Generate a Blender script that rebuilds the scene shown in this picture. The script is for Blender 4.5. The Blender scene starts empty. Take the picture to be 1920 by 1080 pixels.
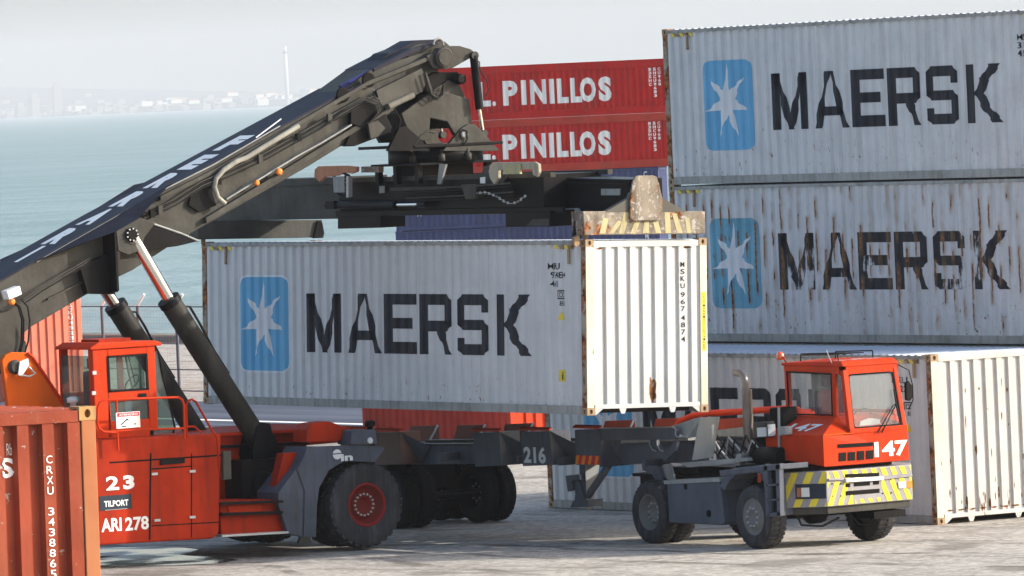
import bpy, bmesh, math, random
from mathutils import Vector, Matrix
rnd = random.Random(7)
sc = bpy.context.scene
COL = sc.collection
R = math.radians

# ---------------------------------------------------------------- camera, light, exposure
cam_d = bpy.data.cameras.new('camera'); cam = bpy.data.objects.new('camera', cam_d); COL.objects.link(cam)
sc.camera = cam
cam_d.sensor_width = 36.0; cam_d.lens = 255.69; cam_d.clip_start = 1.0; cam_d.clip_end = 60000
cam.location = (100.1809, -72.0643, 7.6719)
YAW, PIT, ROL = 1.0042479, -0.0269924, -0.0448229
fw = Vector((-math.sin(YAW)*math.cos(PIT), math.cos(YAW)*math.cos(PIT), math.sin(PIT)))
r0 = Vector((math.cos(YAW), math.sin(YAW), 0)); u0 = r0.cross(fw)
rr = r0*math.cos(ROL)+u0*math.sin(ROL); uu = u0*math.cos(ROL)-r0*math.sin(ROL)
cam.matrix_world = Matrix(((rr.x, uu.x, -fw.x, cam.location.x), (rr.y, uu.y, -fw.y, cam.location.y), (rr.z, uu.z, -fw.z, cam.location.z), (0, 0, 0, 1)))

SUN_EL = R(22); sun_dir = Vector((.514*math.cos(SUN_EL), .858*math.cos(SUN_EL), math.sin(SUN_EL)))
world = bpy.data.worlds.new('World'); sc.world = world; world.use_nodes = True
wn = world.node_tree; bg = wn.nodes['Background']
sky = wn.nodes.new('ShaderNodeTexSky'); sky.sky_type = 'NISHITA'; sky.sun_disc = False
sky.sun_elevation = SUN_EL; sky.sun_rotation = math.atan2(sun_dir.x, sun_dir.y)
sky.air_density = 1.0; sky.dust_density = 3.5; sky.ozone_density = 1.0
wn.links.new(sky.outputs[0], bg.inputs[0]); bg.inputs[1].default_value = 0.15
sun_l = bpy.data.lights.new('sun', 'SUN'); sun_l.energy = 3.1; sun_l.angle = R(0.5); sun_l.color = (1, .95, .88)
sun_o = bpy.data.objects.new('sun', sun_l); COL.objects.link(sun_o)
sun_o.rotation_euler = sun_dir.to_track_quat('Z', 'Y').to_euler(); sun_o.location = (30, 30, 60)
vs = sc.view_settings; vs.view_transform = 'Standard'; vs.look = 'None'; vs.exposure = 1.12; vs.gamma = 1; vs.use_curve_mapping = False
sc.cycles.volume_bounces = 1

# ---------------------------------------------------------------- materials
MC = {}
def nodes(m):
    m.use_nodes = True; nt = m.node_tree; return nt, nt.nodes['Principled BSDF']
def L(nt, a, b): nt.links.new(a, b)
def mix(nt, fac, a, b, mode='MIX'):
    n = nt.nodes.new('ShaderNodeMix'); n.data_type = 'RGBA'; n.blend_type = mode
    for s, v in ((n.inputs[0], fac), (n.inputs[6], a), (n.inputs[7], b)):
        if hasattr(v, 'is_linked') or hasattr(v, 'links'): L(nt, v, s)
        elif isinstance(v, (tuple, list)): s.default_value = (*v, 1) if len(v) == 3 else v
        else: s.default_value = v
    return n.outputs[2]
def math_n(nt, op, a, b=None, c=None, clamp=False):
    n = nt.nodes.new('ShaderNodeMath'); n.operation = op; n.use_clamp = clamp
    for i, v in enumerate((a, b, c)):
        if v is None: continue
        if hasattr(v, 'links'): L(nt, v, n.inputs[i])
        else: n.inputs[i].default_value = v
    return n.outputs[0]
def coords(nt, scale=(1, 1, 1), off=(0, 0, 0)):
    tc = nt.nodes.new('ShaderNodeTexCoord'); mp = nt.nodes.new('ShaderNodeMapping')
    mp.inputs['Scale'].default_value = scale; mp.inputs['Location'].default_value = off
    L(nt, tc.outputs['Object'], mp.inputs[0]); return mp.outputs[0]
def noise(nt, vec, scale=1, detail=4, rough=.55):
    n = nt.nodes.new('ShaderNodeTexNoise'); n.inputs['Scale'].default_value = scale
    n.inputs['Detail'].default_value = detail; n.inputs['Roughness'].default_value = rough
    L(nt, vec, n.inputs['Vector']); return n.outputs['Fac']
def ramp(nt, fac, lo, hi):
    n = nt.nodes.new('ShaderNodeMapRange'); n.interpolation_type = 'SMOOTHSTEP'; n.clamp = True
    n.inputs['From Min'].default_value = lo; n.inputs['From Max'].default_value = hi
    L(nt, fac, n.inputs['Value']); return n.outputs['Result']
def mat(name, col, rough=.55, metal=0, var=.12, rust=0, streak=0, dirt=0, seed=0, bump=.0, rustcol=(.16, .062, .025), dirtcol=(.10, .085, .065), pitch=None, low=None, chip=0, coat=0, spec=.07):
    """painted / worn surface: base paint, tonal variation, grime, rust blotches and running rust streaks"""
    if name in MC: return MC[name]
    m = bpy.data.materials.new(name); nt, b = nodes(m)
    v1 = coords(nt, (1, 1, 1), (seed*3.7, seed*1.3, seed*2.1))
    n1 = noise(nt, v1, 1.3, 5)
    c = mix(nt, ramp(nt, n1, .3, .7), tuple(x*(1-var) for x in col), tuple(min(1, x*(1+var*.6)) for x in col))
    vs_ = coords(nt, (5, 5, .35), (seed*5.1, seed, 0))
    n2 = noise(nt, vs_, 1.6, 5, .6)
    if dirt:
        c = mix(nt, math_n(nt, 'MULTIPLY', ramp(nt, n2, .45, .75), dirt), c, dirtcol)
        n3 = noise(nt, v1, 5, 6, .65)
        c = mix(nt, math_n(nt, 'MULTIPLY', ramp(nt, n3, .5, .75), dirt*.6), c, dirtcol)
    rmask = None
    if rust:
        n4 = noise(nt, v1, 3.2, 8, .68)
        rmask = ramp(nt, n4, .72-rust*.3, .78-rust*.26)
    if streak:
        v5 = coords(nt, (9, 9, .8), (seed*2.3, 0, seed)); n5 = noise(nt, v5, 1.5, 4, .6)
        s = ramp(nt, n5, .76-streak*.2, .84-streak*.18)
        rmask = s if rmask is None else math_n(nt, 'MAXIMUM', rmask, s)
    if pitch:      # rust running down the folds of the corrugation
        p, x0, amt = pitch
        tc = nt.nodes.new('ShaderNodeTexCoord'); sx = nt.nodes.new('ShaderNodeSeparateXYZ'); L(nt, tc.outputs['Object'], sx.inputs[0])
        t = math_n(nt, 'DIVIDE', math_n(nt, 'SUBTRACT', sx.outputs[0], x0), p)
        fr = math_n(nt, 'FRACT', t); fl = math_n(nt, 'FLOOR', t)
        cmb = nt.nodes.new('ShaderNodeCombineXYZ'); L(nt, fl, cmb.inputs[0]); L(nt, math_n(nt, 'MULTIPLY', sx.outputs[2], 1.1), cmb.inputs[2])
        nn = nt.nodes.new('ShaderNodeTexNoise'); nn.inputs['Scale'].default_value = 1.37; nn.inputs['Detail'].default_value = 2
        L(nt, cmb.outputs[0], nn.inputs['Vector'])
        wob = math_n(nt, 'MULTIPLY', math_n(nt, 'SUBTRACT', noise(nt, v1, 4, 4), .5), .22)
        d = math_n(nt, 'ABSOLUTE', math_n(nt, 'SUBTRACT', math_n(nt, 'ADD', fr, wob), .36))
        line = ramp(nt, math_n(nt, 'SUBTRACT', math_n(nt, 'MULTIPLY', noise(nt, coords(nt, (6, 6, 1.3), (2, 2, 2)), 2.0, 4), .125), d), .0, .045)
        zc = math_n(nt, 'ABSOLUTE', math_n(nt, 'SUBTRACT', sx.outputs[2], 1.55))
        pres = ramp(nt, math_n(nt, 'SUBTRACT', nn.outputs['Fac'], math_n(nt, 'MULTIPLY', zc, .12)), .54-amt*.12, .56-amt*.10)
        s = math_n(nt, 'MULTIPLY', line, pres)
        rmask = s if rmask is None else math_n(nt, 'MAXIMUM', rmask, s)
    if low:        # scuffs and rust pits near the bottom rail
        z0, amt = low
        tc = nt.nodes.new('ShaderNodeTexCoord'); sx = nt.nodes.new('ShaderNodeSeparateXYZ'); L(nt, tc.outputs['Object'], sx.inputs[0])
        h = ramp(nt, math_n(nt, 'SUBTRACT', z0, sx.outputs[2]), 0, .6)
        v6 = coords(nt, (3, 3, 1.6), (seed, seed*2, 0)); n6 = noise(nt, v6, 4.5, 6, .62)
        s = math_n(nt, 'MULTIPLY', ramp(nt, n6, .62, .68), math_n(nt, 'MULTIPLY', h, amt), clamp=True)
        rmask = s if rmask is None else math_n(nt, 'MAXIMUM', rmask, s)
    if pitch:
        halo = ramp(nt, math_n(nt, 'SUBTRACT', math_n(nt, 'MULTIPLY', noise(nt, coords(nt, (5, 5, 1.0), (4, 1, 6)), 1.6, 5), .42), d), .0, .22)
        c = mix(nt, math_n(nt, 'MULTIPLY', math_n(nt, 'MULTIPLY', halo, ramp(nt, math_n(nt, 'SUBTRACT', nn.outputs['Fac'], math_n(nt, 'MULTIPLY', zc, .08)), .38, .52)), .6), c, (.27, .16, .075))
    rl = b.inputs['Roughness']
    if rmask is not None:
        n7 = noise(nt, v1, 14, 4); rc = mix(nt, ramp(nt, n7, .35, .65), tuple(x*.5 for x in rustcol), tuple(x*2.2 for x in rustcol))
        c = mix(nt, rmask, c, rc)
        L(nt, math_n(nt, 'ADD', math_n(nt, 'MULTIPLY', rmask, .85-rough), rough), rl)
    else: rl.default_value = rough
    if chip:
        n8 = noise(nt, v1, 9, 7, .7); c = mix(nt, ramp(nt, n8, .63-chip*.1, .66-chip*.1), c, (.35, .33, .30))
    L(nt, c, b.inputs['Base Color'])
    b.inputs['Metallic'].default_value = metal
    b.inputs['Specular IOR Level'].default_value = .5 if (coat > .5 or metal) else spec
    if coat: b.inputs['Coat Weight'].default_value = coat; b.inputs['Coat Roughness'].default_value = .12
    if bump:
        bn = nt.nodes.new('ShaderNodeBump'); bn.inputs['Strength'].default_value = .5; bn.inputs['Distance'].default_value = bump
        L(nt, noise(nt, v1, 6, 5), bn.inputs['Height']); L(nt, bn.outputs[0], b.inputs['Normal'])
    MC[name] = m; return m
def emit_free_glass(name, tint=(.75, .85, .82), fac=.35, rough=.03):
    if name in MC: return MC[name]
    m = bpy.data.materials.new(name); nt, b = nodes(m)
    tr = nt.nodes.new('ShaderNodeBsdfTransparent'); tr.inputs[0].default_value = (*tint, 1)
    b.inputs['Base Color'].default_value = (.25, .28, .28, 1); b.inputs['Roughness'].default_value = rough; b.inputs['Specular IOR Level'].default_value = 1
    mx = nt.nodes.new('ShaderNodeMixShader'); mx.inputs[0].default_value = fac
    L(nt, tr.outputs[0], mx.inputs[1]); L(nt, b.outputs[0], mx.inputs[2])
    L(nt, mx.outputs[0], nt.nodes['Material Output'].inputs[0]); MC[name] = m; return m

M_grey = mat('grey container paint', (.58, .58, .58), .5, var=.06, dirt=.12, streak=.12, seed=1, low=(.75, .9), bump=.02, spec=.45)
M_grey2 = mat('rust streaked grey container paint', (.56, .565, .57), .55, var=.09, dirt=.25, streak=.3, rust=.10, rustcol=(.13, .06, .028), seed=2, pitch=(.278, -12.04, .72), low=(1.1, 1.0), bump=.02, spec=.4)
M_grey3 = mat('weathered grey container paint', (.58, .585, .59), .5, var=.08, dirt=.17, streak=.2, rust=.05, seed=3, low=(1.0, .9), bump=.02, spec=.45)
M_end = mat('pale container end paint', (.50, .505, .50), .5, var=.06, streak=.16, dirt=.08, seed=4, rust=.10)
M_end2 = mat('pale scuffed container end paint', (.48, .475, .455), .5, var=.08, streak=.26, dirt=.12, seed=5, rust=.2, low=(.5, 1.0))
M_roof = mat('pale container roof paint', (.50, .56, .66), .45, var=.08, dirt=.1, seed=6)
M_rail = mat('grey container rail', (.34, .34, .32), .6, var=.15, dirt=.5, rust=.2, seed=7, dirtcol=(.09, .08, .05))
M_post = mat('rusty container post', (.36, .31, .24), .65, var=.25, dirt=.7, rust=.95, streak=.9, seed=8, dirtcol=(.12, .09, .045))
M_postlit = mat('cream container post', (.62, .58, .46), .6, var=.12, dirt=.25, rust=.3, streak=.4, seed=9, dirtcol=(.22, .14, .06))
M_cast = mat('rusty corner casting', (.34, .24, .15), .75, var=.2, dirt=.5, rust=.7, seed=10)
M_hole = mat('dark recess', (.012, .011, .010), .9)
M_floor = mat('container underside', (.06, .05, .045), .8, rust=.3)
M_black = mat('black container lettering', (.028, .030, .038), .5, var=.2, dirt=.15, seed=11, dirtcol=(.12, .12, .12))
M_blue = mat('sky blue logo paint', (.15, .41, .63), .5, var=.08, dirt=.12, seed=12, dirtcol=(.2, .3, .36))
M_blue2 = mat('faded blue logo paint', (.16, .40, .52), .6, var=.15, dirt=.3, rust=.25, streak=.3, seed=13, pitch=(.278, -12.04, 1.0))
M_white = mat('white marking paint', (.68, .70, .72), .5, var=.05)
M_star = mat('pale star paint', (.70, .71, .72), .5, var=.06, dirt=.12, seed=14)
M_yel = mat('yellow sticker', (.75, .58, .08), .5, var=.1)
M_red = mat('red container paint', (.46, .013, .011), .55, var=.15, dirt=.3, streak=.05, seed=15)
M_red2 = mat('brownish red container paint', (.42, .045, .028), .6, var=.15, dirt=.3, seed=16, dirtcol=(.16, .07, .05))
M_redL = mat('faded salmon container paint', (.26, .055, .030), .6, var=.2, dirt=.25, rust=.06, seed=17, chip=.03, dirtcol=(.24, .11, .06), bump=.02)
M_redP = mat('salmon corner post', (.34, .13, .062), .6, var=.14, dirt=.5, rust=.15, seed=18, dirtcol=(.30, .20, .09))
M_redLcast = mat('ochre corner casting', (.42, .24, .10), .7, var=.15, dirt=.4, rust=.35, seed=19)
M_navy = mat('navy container paint', (.055, .070, .16), .5, var=.15, dirt=.2, seed=20)
M_pink = mat('hazy pink container paint', (.62, .17, .11), .6, var=.10, dirt=.2, seed=21, dirtcol=(.45, .22, .17))  # haze and sunlight on a red container, put into the pink
M_bright = mat('orange red container paint', (.50, .05, .018), .5, var=.1, dirt=.1)
M_or = mat('orange machine paint', (.50, .036, .006), .5, var=.16, dirt=.35, seed=22, dirtcol=(.30, .06, .03), )
M_or2 = mat('orange red hull paint', (.37, .025, .005), .5, var=.2, dirt=.6, seed=23, dirtcol=(.14, .025, .015))
M_or3 = mat('bright orange bracket paint', (.58, .10, .008), .5, var=.1, dirt=.1)
M_mach = mat('grey machine paint', (.068, .066, .058), .5, var=.3, dirt=.5, seed=24, dirtcol=(.045, .04, .035), bump=.02)
M_machtop = mat('blue grey boom top paint', (.022, .024, .036), .5, var=.25, dirt=.25, seed=25, dirtcol=(.05, .05, .06))
M_dark = mat('black greasy steel', (.008, .008, .009), .45, var=.3, dirt=.3, seed=26, dirtcol=(.016, .014, .012))
M_gloss = mat('black spreader paint', (.008, .008, .010), .35, var=.3, dirt=.25, seed=27, dirtcol=(.014, .014, .014))
M_hose = mat('black rubber hose', (.02, .02, .02), .5)
M_hoseg = mat('grey sleeved hose', (.30, .29, .25), .7, var=.3, dirt=.4)
M_chrome = mat('chromed rod', (.75, .75, .73), .18, metal=1, var=.03)
M_tyre = mat('tyre rubber', (.045, .045, .050), .8, var=.3, dirt=.6, seed=28, dirtcol=(.10, .095, .09))
M_rimred = mat('red wheel rim', (.17, .020, .015), .5, dirt=.5, dirtcol=(.10, .04, .03))
M_rim = mat('dusty grey wheel rim', (.17, .165, .16), .5, dirt=.5)
M_fend = mat('slate grey fender paint', (.085, .098, .125), .5, var=.22, dirt=.65, seed=29, dirtcol=(.06, .06, .065))
M_slate = mat('slate grey chassis paint', (.10, .11, .135), .5, var=.15, dirt=.4, seed=30, dirtcol=(.05, .048, .045))
M_greyl = mat('light grey trailer paint', (.30, .31, .30), .5, var=.12, dirt=.3, seed=31)
M_brick = mat('brick red guide paint', (.34, .055, .03), .55, var=.2, dirt=.3)
M_wornb = mat('worn steel beam plate', (.25, .215, .17), .65, var=.4, dirt=.7, rust=.62, chip=.75, seed=32, dirtcol=(.07, .055, .04))
M_cream = mat('worn cream stripe paint', (.42, .38, .22), .6, var=.15, dirt=.6, rust=.35, seed=33, dirtcol=(.25, .2, .1))
M_ylw = mat('yellow stripe paint', (.78, .62, .06), .45, var=.1, dirt=.15, chip=.04)
M_gst = mat('grey stripe paint', (.30, .29, .30), .5, var=.1, dirt=.2)
M_wht = mat('white paint', (.78, .78, .76), .5, var=.03)
M_lamp = mat('clear lamp glass', (.65, .66, .66), .12, var=.05, coat=1)
M_amber = mat('amber lamp glass', (.85, .22, .02), .2, coat=1)
M_redlens = mat('red orange beacon glass', (.80, .10, .02), .2, coat=1)
M_pipe = mat('stained exhaust steel', (.20, .17, .15), .4, metal=.6, var=.3, dirt=.4)
M_alu = mat('galvanised steel', (.42, .43, .43), .5, metal=.3, var=.1)
M_seat = mat('maroon seat cloth', (.06, .012, .012), .8)
M_cabin = mat('dark cab lining', (.02, .02, .02), .7)
M_sign = mat('dark sign plate', (.035, .045, .06), .5)
M_glass = emit_free_glass('green tinted cab glass', (.62, .76, .70), .22)
M_wind = emit_free_glass('grey windscreen glass', (.78, .80, .80), .30)
M_peel = mat('peeled black lettering', (.030, .030, .036), .55, var=.2, dirt=.2, rust=.05, seed=34, pitch=(.278, -12.04, .6))
def add_peel(m, back=(.55, .56, .57)):
    nt = m.node_tree; b = nt.nodes['Principled BSDF']; src_ = b.inputs['Base Color'].links[0].from_socket
    v = coords(nt, (1, 1, 1), (3.3, 0, 8.8)); n = noise(nt, v, .85, 5, .6); n2 = noise(nt, coords(nt, (8, 8, 1.5)), 2, 4)
    f = ramp(nt, math_n(nt, 'ADD', n, math_n(nt, 'MULTIPLY', math_n(nt, 'SUBTRACT', n2, .5), .35)), .58, .66)
    L(nt, mix(nt, f, src_, back), b.inputs['Base Color'])
add_peel(M_peel)

# ---------------------------------------------------------------- mesh helpers
class MB:
    def __init__(s): s.v = []; s.f = []; s.sm = []
    def add(s, vs, fs, smooth=False):
        o = len(s.v); s.v += [tuple(p) for p in vs]; s.f += [tuple(i+o for i in f) for f in fs]; s.sm += [smooth]*len(fs); return s
    def box(s, x0, x1, y0, y1, z0, z1):
        if x0 > x1: x0, x1 = x1, x0
        if y0 > y1: y0, y1 = y1, y0
        if z0 > z1: z0, z1 = z1, z0
        return s.add([(x0, y0, z0), (x1, y0, z0), (x1, y1, z0), (x0, y1, z0), (x0, y0, z1), (x1, y0, z1), (x1, y1, z1), (x0, y1, z1)],
                     [(3, 2, 1, 0), (4, 5, 6, 7), (0, 1, 5, 4), (1, 2, 6, 5), (2, 3, 7, 6), (3, 0, 4, 7)])
    def prism(s, ax, pts, a0, a1):
        """polygon pts in the plane normal to axis ax, extruded from a0 to a1"""
        def P(p, a): return (a, p[0], p[1]) if ax == 'x' else (p[0], a, p[1]) if ax == 'y' else (p[0], p[1], a)
        n = len(pts)
        ar = sum(pts[i][0]*pts[(i+1) % n][1]-pts[(i+1) % n][0]*pts[i][1] for i in range(n))
        if ar < 0: pts = pts[::-1]
        if a0 > a1: a0, a1 = a1, a0
        vs = [P(p, a0) for p in pts]+[P(p, a1) for p in pts]
        top = tuple(range(n, 2*n)); bot = tuple(range(n-1, -1, -1))
        fs = [top, bot]+[(i, (i+1) % n, (i+1) % n+n, i+n) for i in range(n)]
        if ax == 'y': fs = [f[::-1] for f in fs]
        return s.add(vs, fs)
    def hull(s, quad0, quad1):
        """solid between two matching polygons given as 3-D points"""
        n = len(quad0); vs = list(quad0)+list(quad1)
        return s.add(vs, [tuple(range(n-1, -1, -1)), tuple(range(n, 2*n))]+[(i, (i+1) % n, (i+1) % n+n, i+n) for i in range(n)])
    def tube(s, pts, r, n=8, closed=False, r1=None):
        pts = [Vector(p) for p in pts]; rings = []
        prev = None
        for i, p in enumerate(pts):
            d = ((pts[min(i+1, len(pts)-1)]-pts[max(i-1, 0)])).normalized()
            a = Vector((0, 0, 1)) if abs(d.z) < .9 else Vector((1, 0, 0))
            if prev is not None:
                e1 = (prev-d*prev.dot(d)).normalized()
            else: e1 = d.cross(a).normalized()
            prev = e1; e2 = d.cross(e1)
            rad = r if r1 is None else r+(r1-r)*i/(len(pts)-1)
            rings.append([p+(e1*math.cos(t)+e2*math.sin(t))*rad for t in [2*math.pi*k/n for k in range(n)]])
        vs = [v for rg in rings for v in rg]; fs = []
        for i in range(len(pts)-1):
            for k in range(n): fs.append((i*n+k, i*n+(k+1) % n, (i+1)*n+(k+1) % n, (i+1)*n+k))
        s.add(vs, fs, True)
        m = len(pts)-1
        s.add(rings[0], [tuple(range(n-1, -1, -1))]); s.add(rings[m], [tuple(range(n))])
        return s
    def lathe(s, c, ax, prof, n=32, smooth=True, caps=True):
        """prof: (offset along axis, radius)"""
        c = Vector(c); A = {'x': Vector((1, 0, 0)), 'y': Vector((0, 1, 0)), 'z': Vector((0, 0, 1))}[ax] if isinstance(ax, str) else Vector(ax).normalized()
        t = Vector((0, 0, 1)) if abs(A.z) < .9 else Vector((1, 0, 0)); e1 = A.cross(t).normalized(); e2 = A.cross(e1)
        vs = [c+A*o+(e1*math.cos(2*math.pi*k/n)+e2*math.sin(2*math.pi*k/n))*r for o, r in prof for k in range(n)]; fs = []
        for i in range(len(prof)-1):
            for k in range(n): fs.append((i*n+k, i*n+(k+1) % n, (i+1)*n+(k+1) % n, (i+1)*n+k))
        s.add(vs, fs, smooth)
        if caps and prof[0][1] > 0: s.f.append(tuple(len(s.v)-len(vs)+k for k in range(n-1, -1, -1))); s.sm.append(False)
        if caps and prof[-1][1] > 0: s.f.append(tuple(len(s.v)-n+k for k in range(n))); s.sm.append(False)
        return s
    def build(s, name, mt, parent=None, bevel=0, org=None, mirror=False):
        o3 = Vector(org) if org is not None else (parent_origin(parent) if parent else Vector((0, 0, 0)))
        me = bpy.data.meshes.new(name); me.from_pydata([Vector(p)-o3 for p in s.v], [], s.f)
        me.polygons.foreach_set('use_smooth', s.sm)
        bm = bmesh.new(); bm.from_mesh(me)
        if bevel:
            bmesh.ops.remove_doubles(bm, verts=bm.verts, dist=1e-5)
        bmesh.ops.recalc_face_normals(bm, faces=bm.faces)
        bm.to_mesh(me); bm.free()
        ob = bpy.data.objects.new(name, me); COL.objects.link(ob)
        for m_ in (mt if isinstance(mt, list) else [mt]): me.materials.append(m_)
        if bevel:
            bv = ob.modifiers.new('bevel', 'BEVEL'); bv.width = bevel; bv.segments = 2; bv.limit_method = 'ANGLE'; bv.angle_limit = R(35)
        if parent is not None: ob.parent = parent
        elif org is not None: ob.location = org
        return ob
ORG = {}
def parent_origin(p): return ORG[p.name]
_build = MB.build
def build(s, name, mt, parent=None, **k):
    ob = _build(s, name, mt, parent, **k)
    ORG[ob.name] = parent_origin(parent) if parent is not None else Vector(k.get('org') or (0, 0, 0))
    return ob
MB.build = build
def thing(name, label, cat, loc=(0, 0, 0), rot=(0, 0, 0), group=None, local=False):
    o = bpy.data.objects.new(name, None); COL.objects.link(o); o.empty_display_size = .3
    o.location = loc; o.rotation_euler = rot; o['label'] = label; o['category'] = cat
    if group: o['group'] = group
    ORG[o.name] = Vector((0, 0, 0)) if local else Vector(loc); return o
def tag(o, label, cat, group=None):
    o['label'] = label; o['category'] = cat
    if group: o['group'] = group
    return o
def struct(o, kind='structure'): o['kind'] = kind; return o

# ---- flat print: text and polygons turned into triangles, laid on a surface
def text_tris(body, bold=0.0, spacing=1.0):
    cu = bpy.data.curves.new('lettering', 'FONT'); cu.body = body; cu.offset = bold; cu.resolution_u = 3; cu.space_character = spacing
    ob = bpy.data.objects.new('lettering', cu); COL.objects.link(ob); bpy.context.view_layer.update()
    ev = ob.evaluated_get(bpy.context.evaluated_depsgraph_get()); me = ev.to_mesh(); me.calc_loop_triangles()
    vv = [v.co.copy() for v in me.vertices]; tr = [[(vv[i].x, vv[i].y) for i in t.vertices] for t in me.loop_triangles]
    ev.to_mesh_clear(); bpy.data.objects.remove(ob); bpy.data.curves.remove(cu)
    xs = [p[0] for t in tr for p in t]; ys = [p[1] for t in tr for p in t]
    x0, x1, y0, y1 = min(xs), max(xs), min(ys), max(ys)
    return [[((p[0]-x0)/(x1-x0), (p[1]-y0)/(y1-y0)) for p in t] for t in tr]
def place(polys, u0, u1, v0, v1): return [[(u0+p[0]*(u1-u0), v0+p[1]*(v1-v0)) for p in t] for t in polys]
def clip_u(poly, a, b):
    def half(pl, k, keep_gt):
        o = []
        for i in range(len(pl)):
            p, q = pl[i], pl[(i+1) % len(pl)]; ip = (p[0] >= k) == keep_gt or p[0] == k; iq = (q[0] >= k) == keep_gt or q[0] == k
            if ip: o.append(p)
            if ip != iq and q[0] != p[0]:
                t = (k-p[0])/(q[0]-p[0]); o.append((k, p[1]+t*(q[1]-p[1])))
        return o
    r_ = half(poly, a, True)
    return half(r_, b, False) if len(r_) > 2 else []
def wrap(polys, brk, fn):
    """cut polygons at the folds (brk) and map (u, v) to 3-D with fn"""
    mb = MB()
    for pl in polys:
        lo = min(p[0] for p in pl); hi = max(p[0] for p in pl)
        ks = [lo-1]+[k for k in brk if lo < k < hi]+[hi+1]
        for a, b in zip(ks, ks[1:]):
            c = clip_u(pl, a, b)
            if len(c) > 2:
                ar = abs(sum(c[i][0]*c[(i+1) % len(c)][1]-c[(i+1) % len(c)][0]*c[i][1] for i in range(len(c))))
                if ar > 1e-7: mb.add([fn(p[0], p[1]) for p in c], [tuple(range(len(c)))])
    return mb
def boxp(x0, x1, y0, y1): return [(x0, y0), (x1, y0), (x1, y1), (x0, y1)]
GL = {
 'M': [boxp(0, .2, 0, 1), boxp(.8, 1, 0, 1), [(.0, 1), (.21, 1), (.33, .70), (.21, .62)], [(.2, .62), (.33, .70), (.60, .0), (.42, 0)], [(1, 1), (.79, 1), (.67, .70), (.79, .62)], [(.8, .62), (.67, .70), (.40, 0), (.58, 0)]],
 'A': [[(0, 0), (.21, 0), (.38, .62), (.30, .74)], [(.30, .74), (.38, .62), (.52, 1), (.37, 1)], [(1, 0), (.79, 0), (.62, .62), (.70, .74)], [(.70, .74), (.62, .62), (.48, 1), (.63, 1)], [(.17, .22), (.83, .22), (.78, .38), (.22, .38)]],
 'E': [boxp(0, .24, 0, 1), boxp(.24, 1, .82, 1), boxp(.24, .93, .42, .6), boxp(.24, 1, 0, .2)],
 'R': [boxp(0, .24, 0, 1), [(.24, .82), (1, .82), (1, .9), (.9, 1), (.24, 1)], boxp(.76, 1, .47, .82), [(.24, .38), (.9, .38), (1, .47), (1, .56), (.24, .56)], [(.54, .38), (.78, .38), (.88, .24), (.7, .2)], [(.7, .2), (.88, .24), (1, 0), (.76, 0)]],
 'S': [[(0, .9), (.1, 1), (.9, 1), (1, .9), (1, .82), (0, .82)], boxp(0, .24, .5, .82), [(0, .5), (.1, .41), (1, .41), (1, .48), (.9, .58), (0, .58)], boxp(.76, 1, .18, .42), [(0, .08), (.1, 0), (.9, 0), (1, .08), (1, .18), (0, .18)], boxp(.76, 1, .70, .82), boxp(0, .24, .18, .28)],
 'K': [boxp(0, .24, 0, 1), [(.22, .5), (.40, .78), (.60, .68), (.50, .5)], [(.42, .76), (.66, 1), (1, 1), (.60, .68)], [(.22, .5), (.50, .5), (.64, .28), (.46, .22)], [(.46, .22), (.64, .28), (1.03, 0), (.72, 0)]],
}
SP = [('M', 3.47, 4.62), ('A', 4.78, 5.86), ('E', 5.98, 6.97), ('R', 7.12, 8.07), ('S', 8.30, 9.19), ('K', 9.46, 10.52)]

def star(cx, cy, r_, ri, sq=1.0):
    tips = [(cx+sq*math.cos(math.pi/2+2*math.pi*k/7)*r_, cy+math.sin(math.pi/2+2*math.pi*k/7)*r_) for k in range(7)]
    inn = [(cx+sq*math.cos(math.pi/2+2*math.pi*(k+.5)/7)*ri, cy+math.sin(math.pi/2+2*math.pi*(k+.5)/7)*ri) for k in range(7)]
    o = [inn[:]]
    for k in range(7): o.append([inn[k-1], tips[k], inn[k]])
    return o
def rounded(x0, x1, y0, y1, r_):
    pts = []
    for cx, cy, a in ((x1-r_, y1-r_, 0), (x0+r_, y1-r_, 90), (x0+r_, y0+r_, 180), (x1-r_, y0+r_, 270)):
        for k in range(5): t = R(a+k*22.5); pts.append((cx+r_*math.cos(t), cy+r_*math.sin(t)))
    return pts

FY = 25.0
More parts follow.
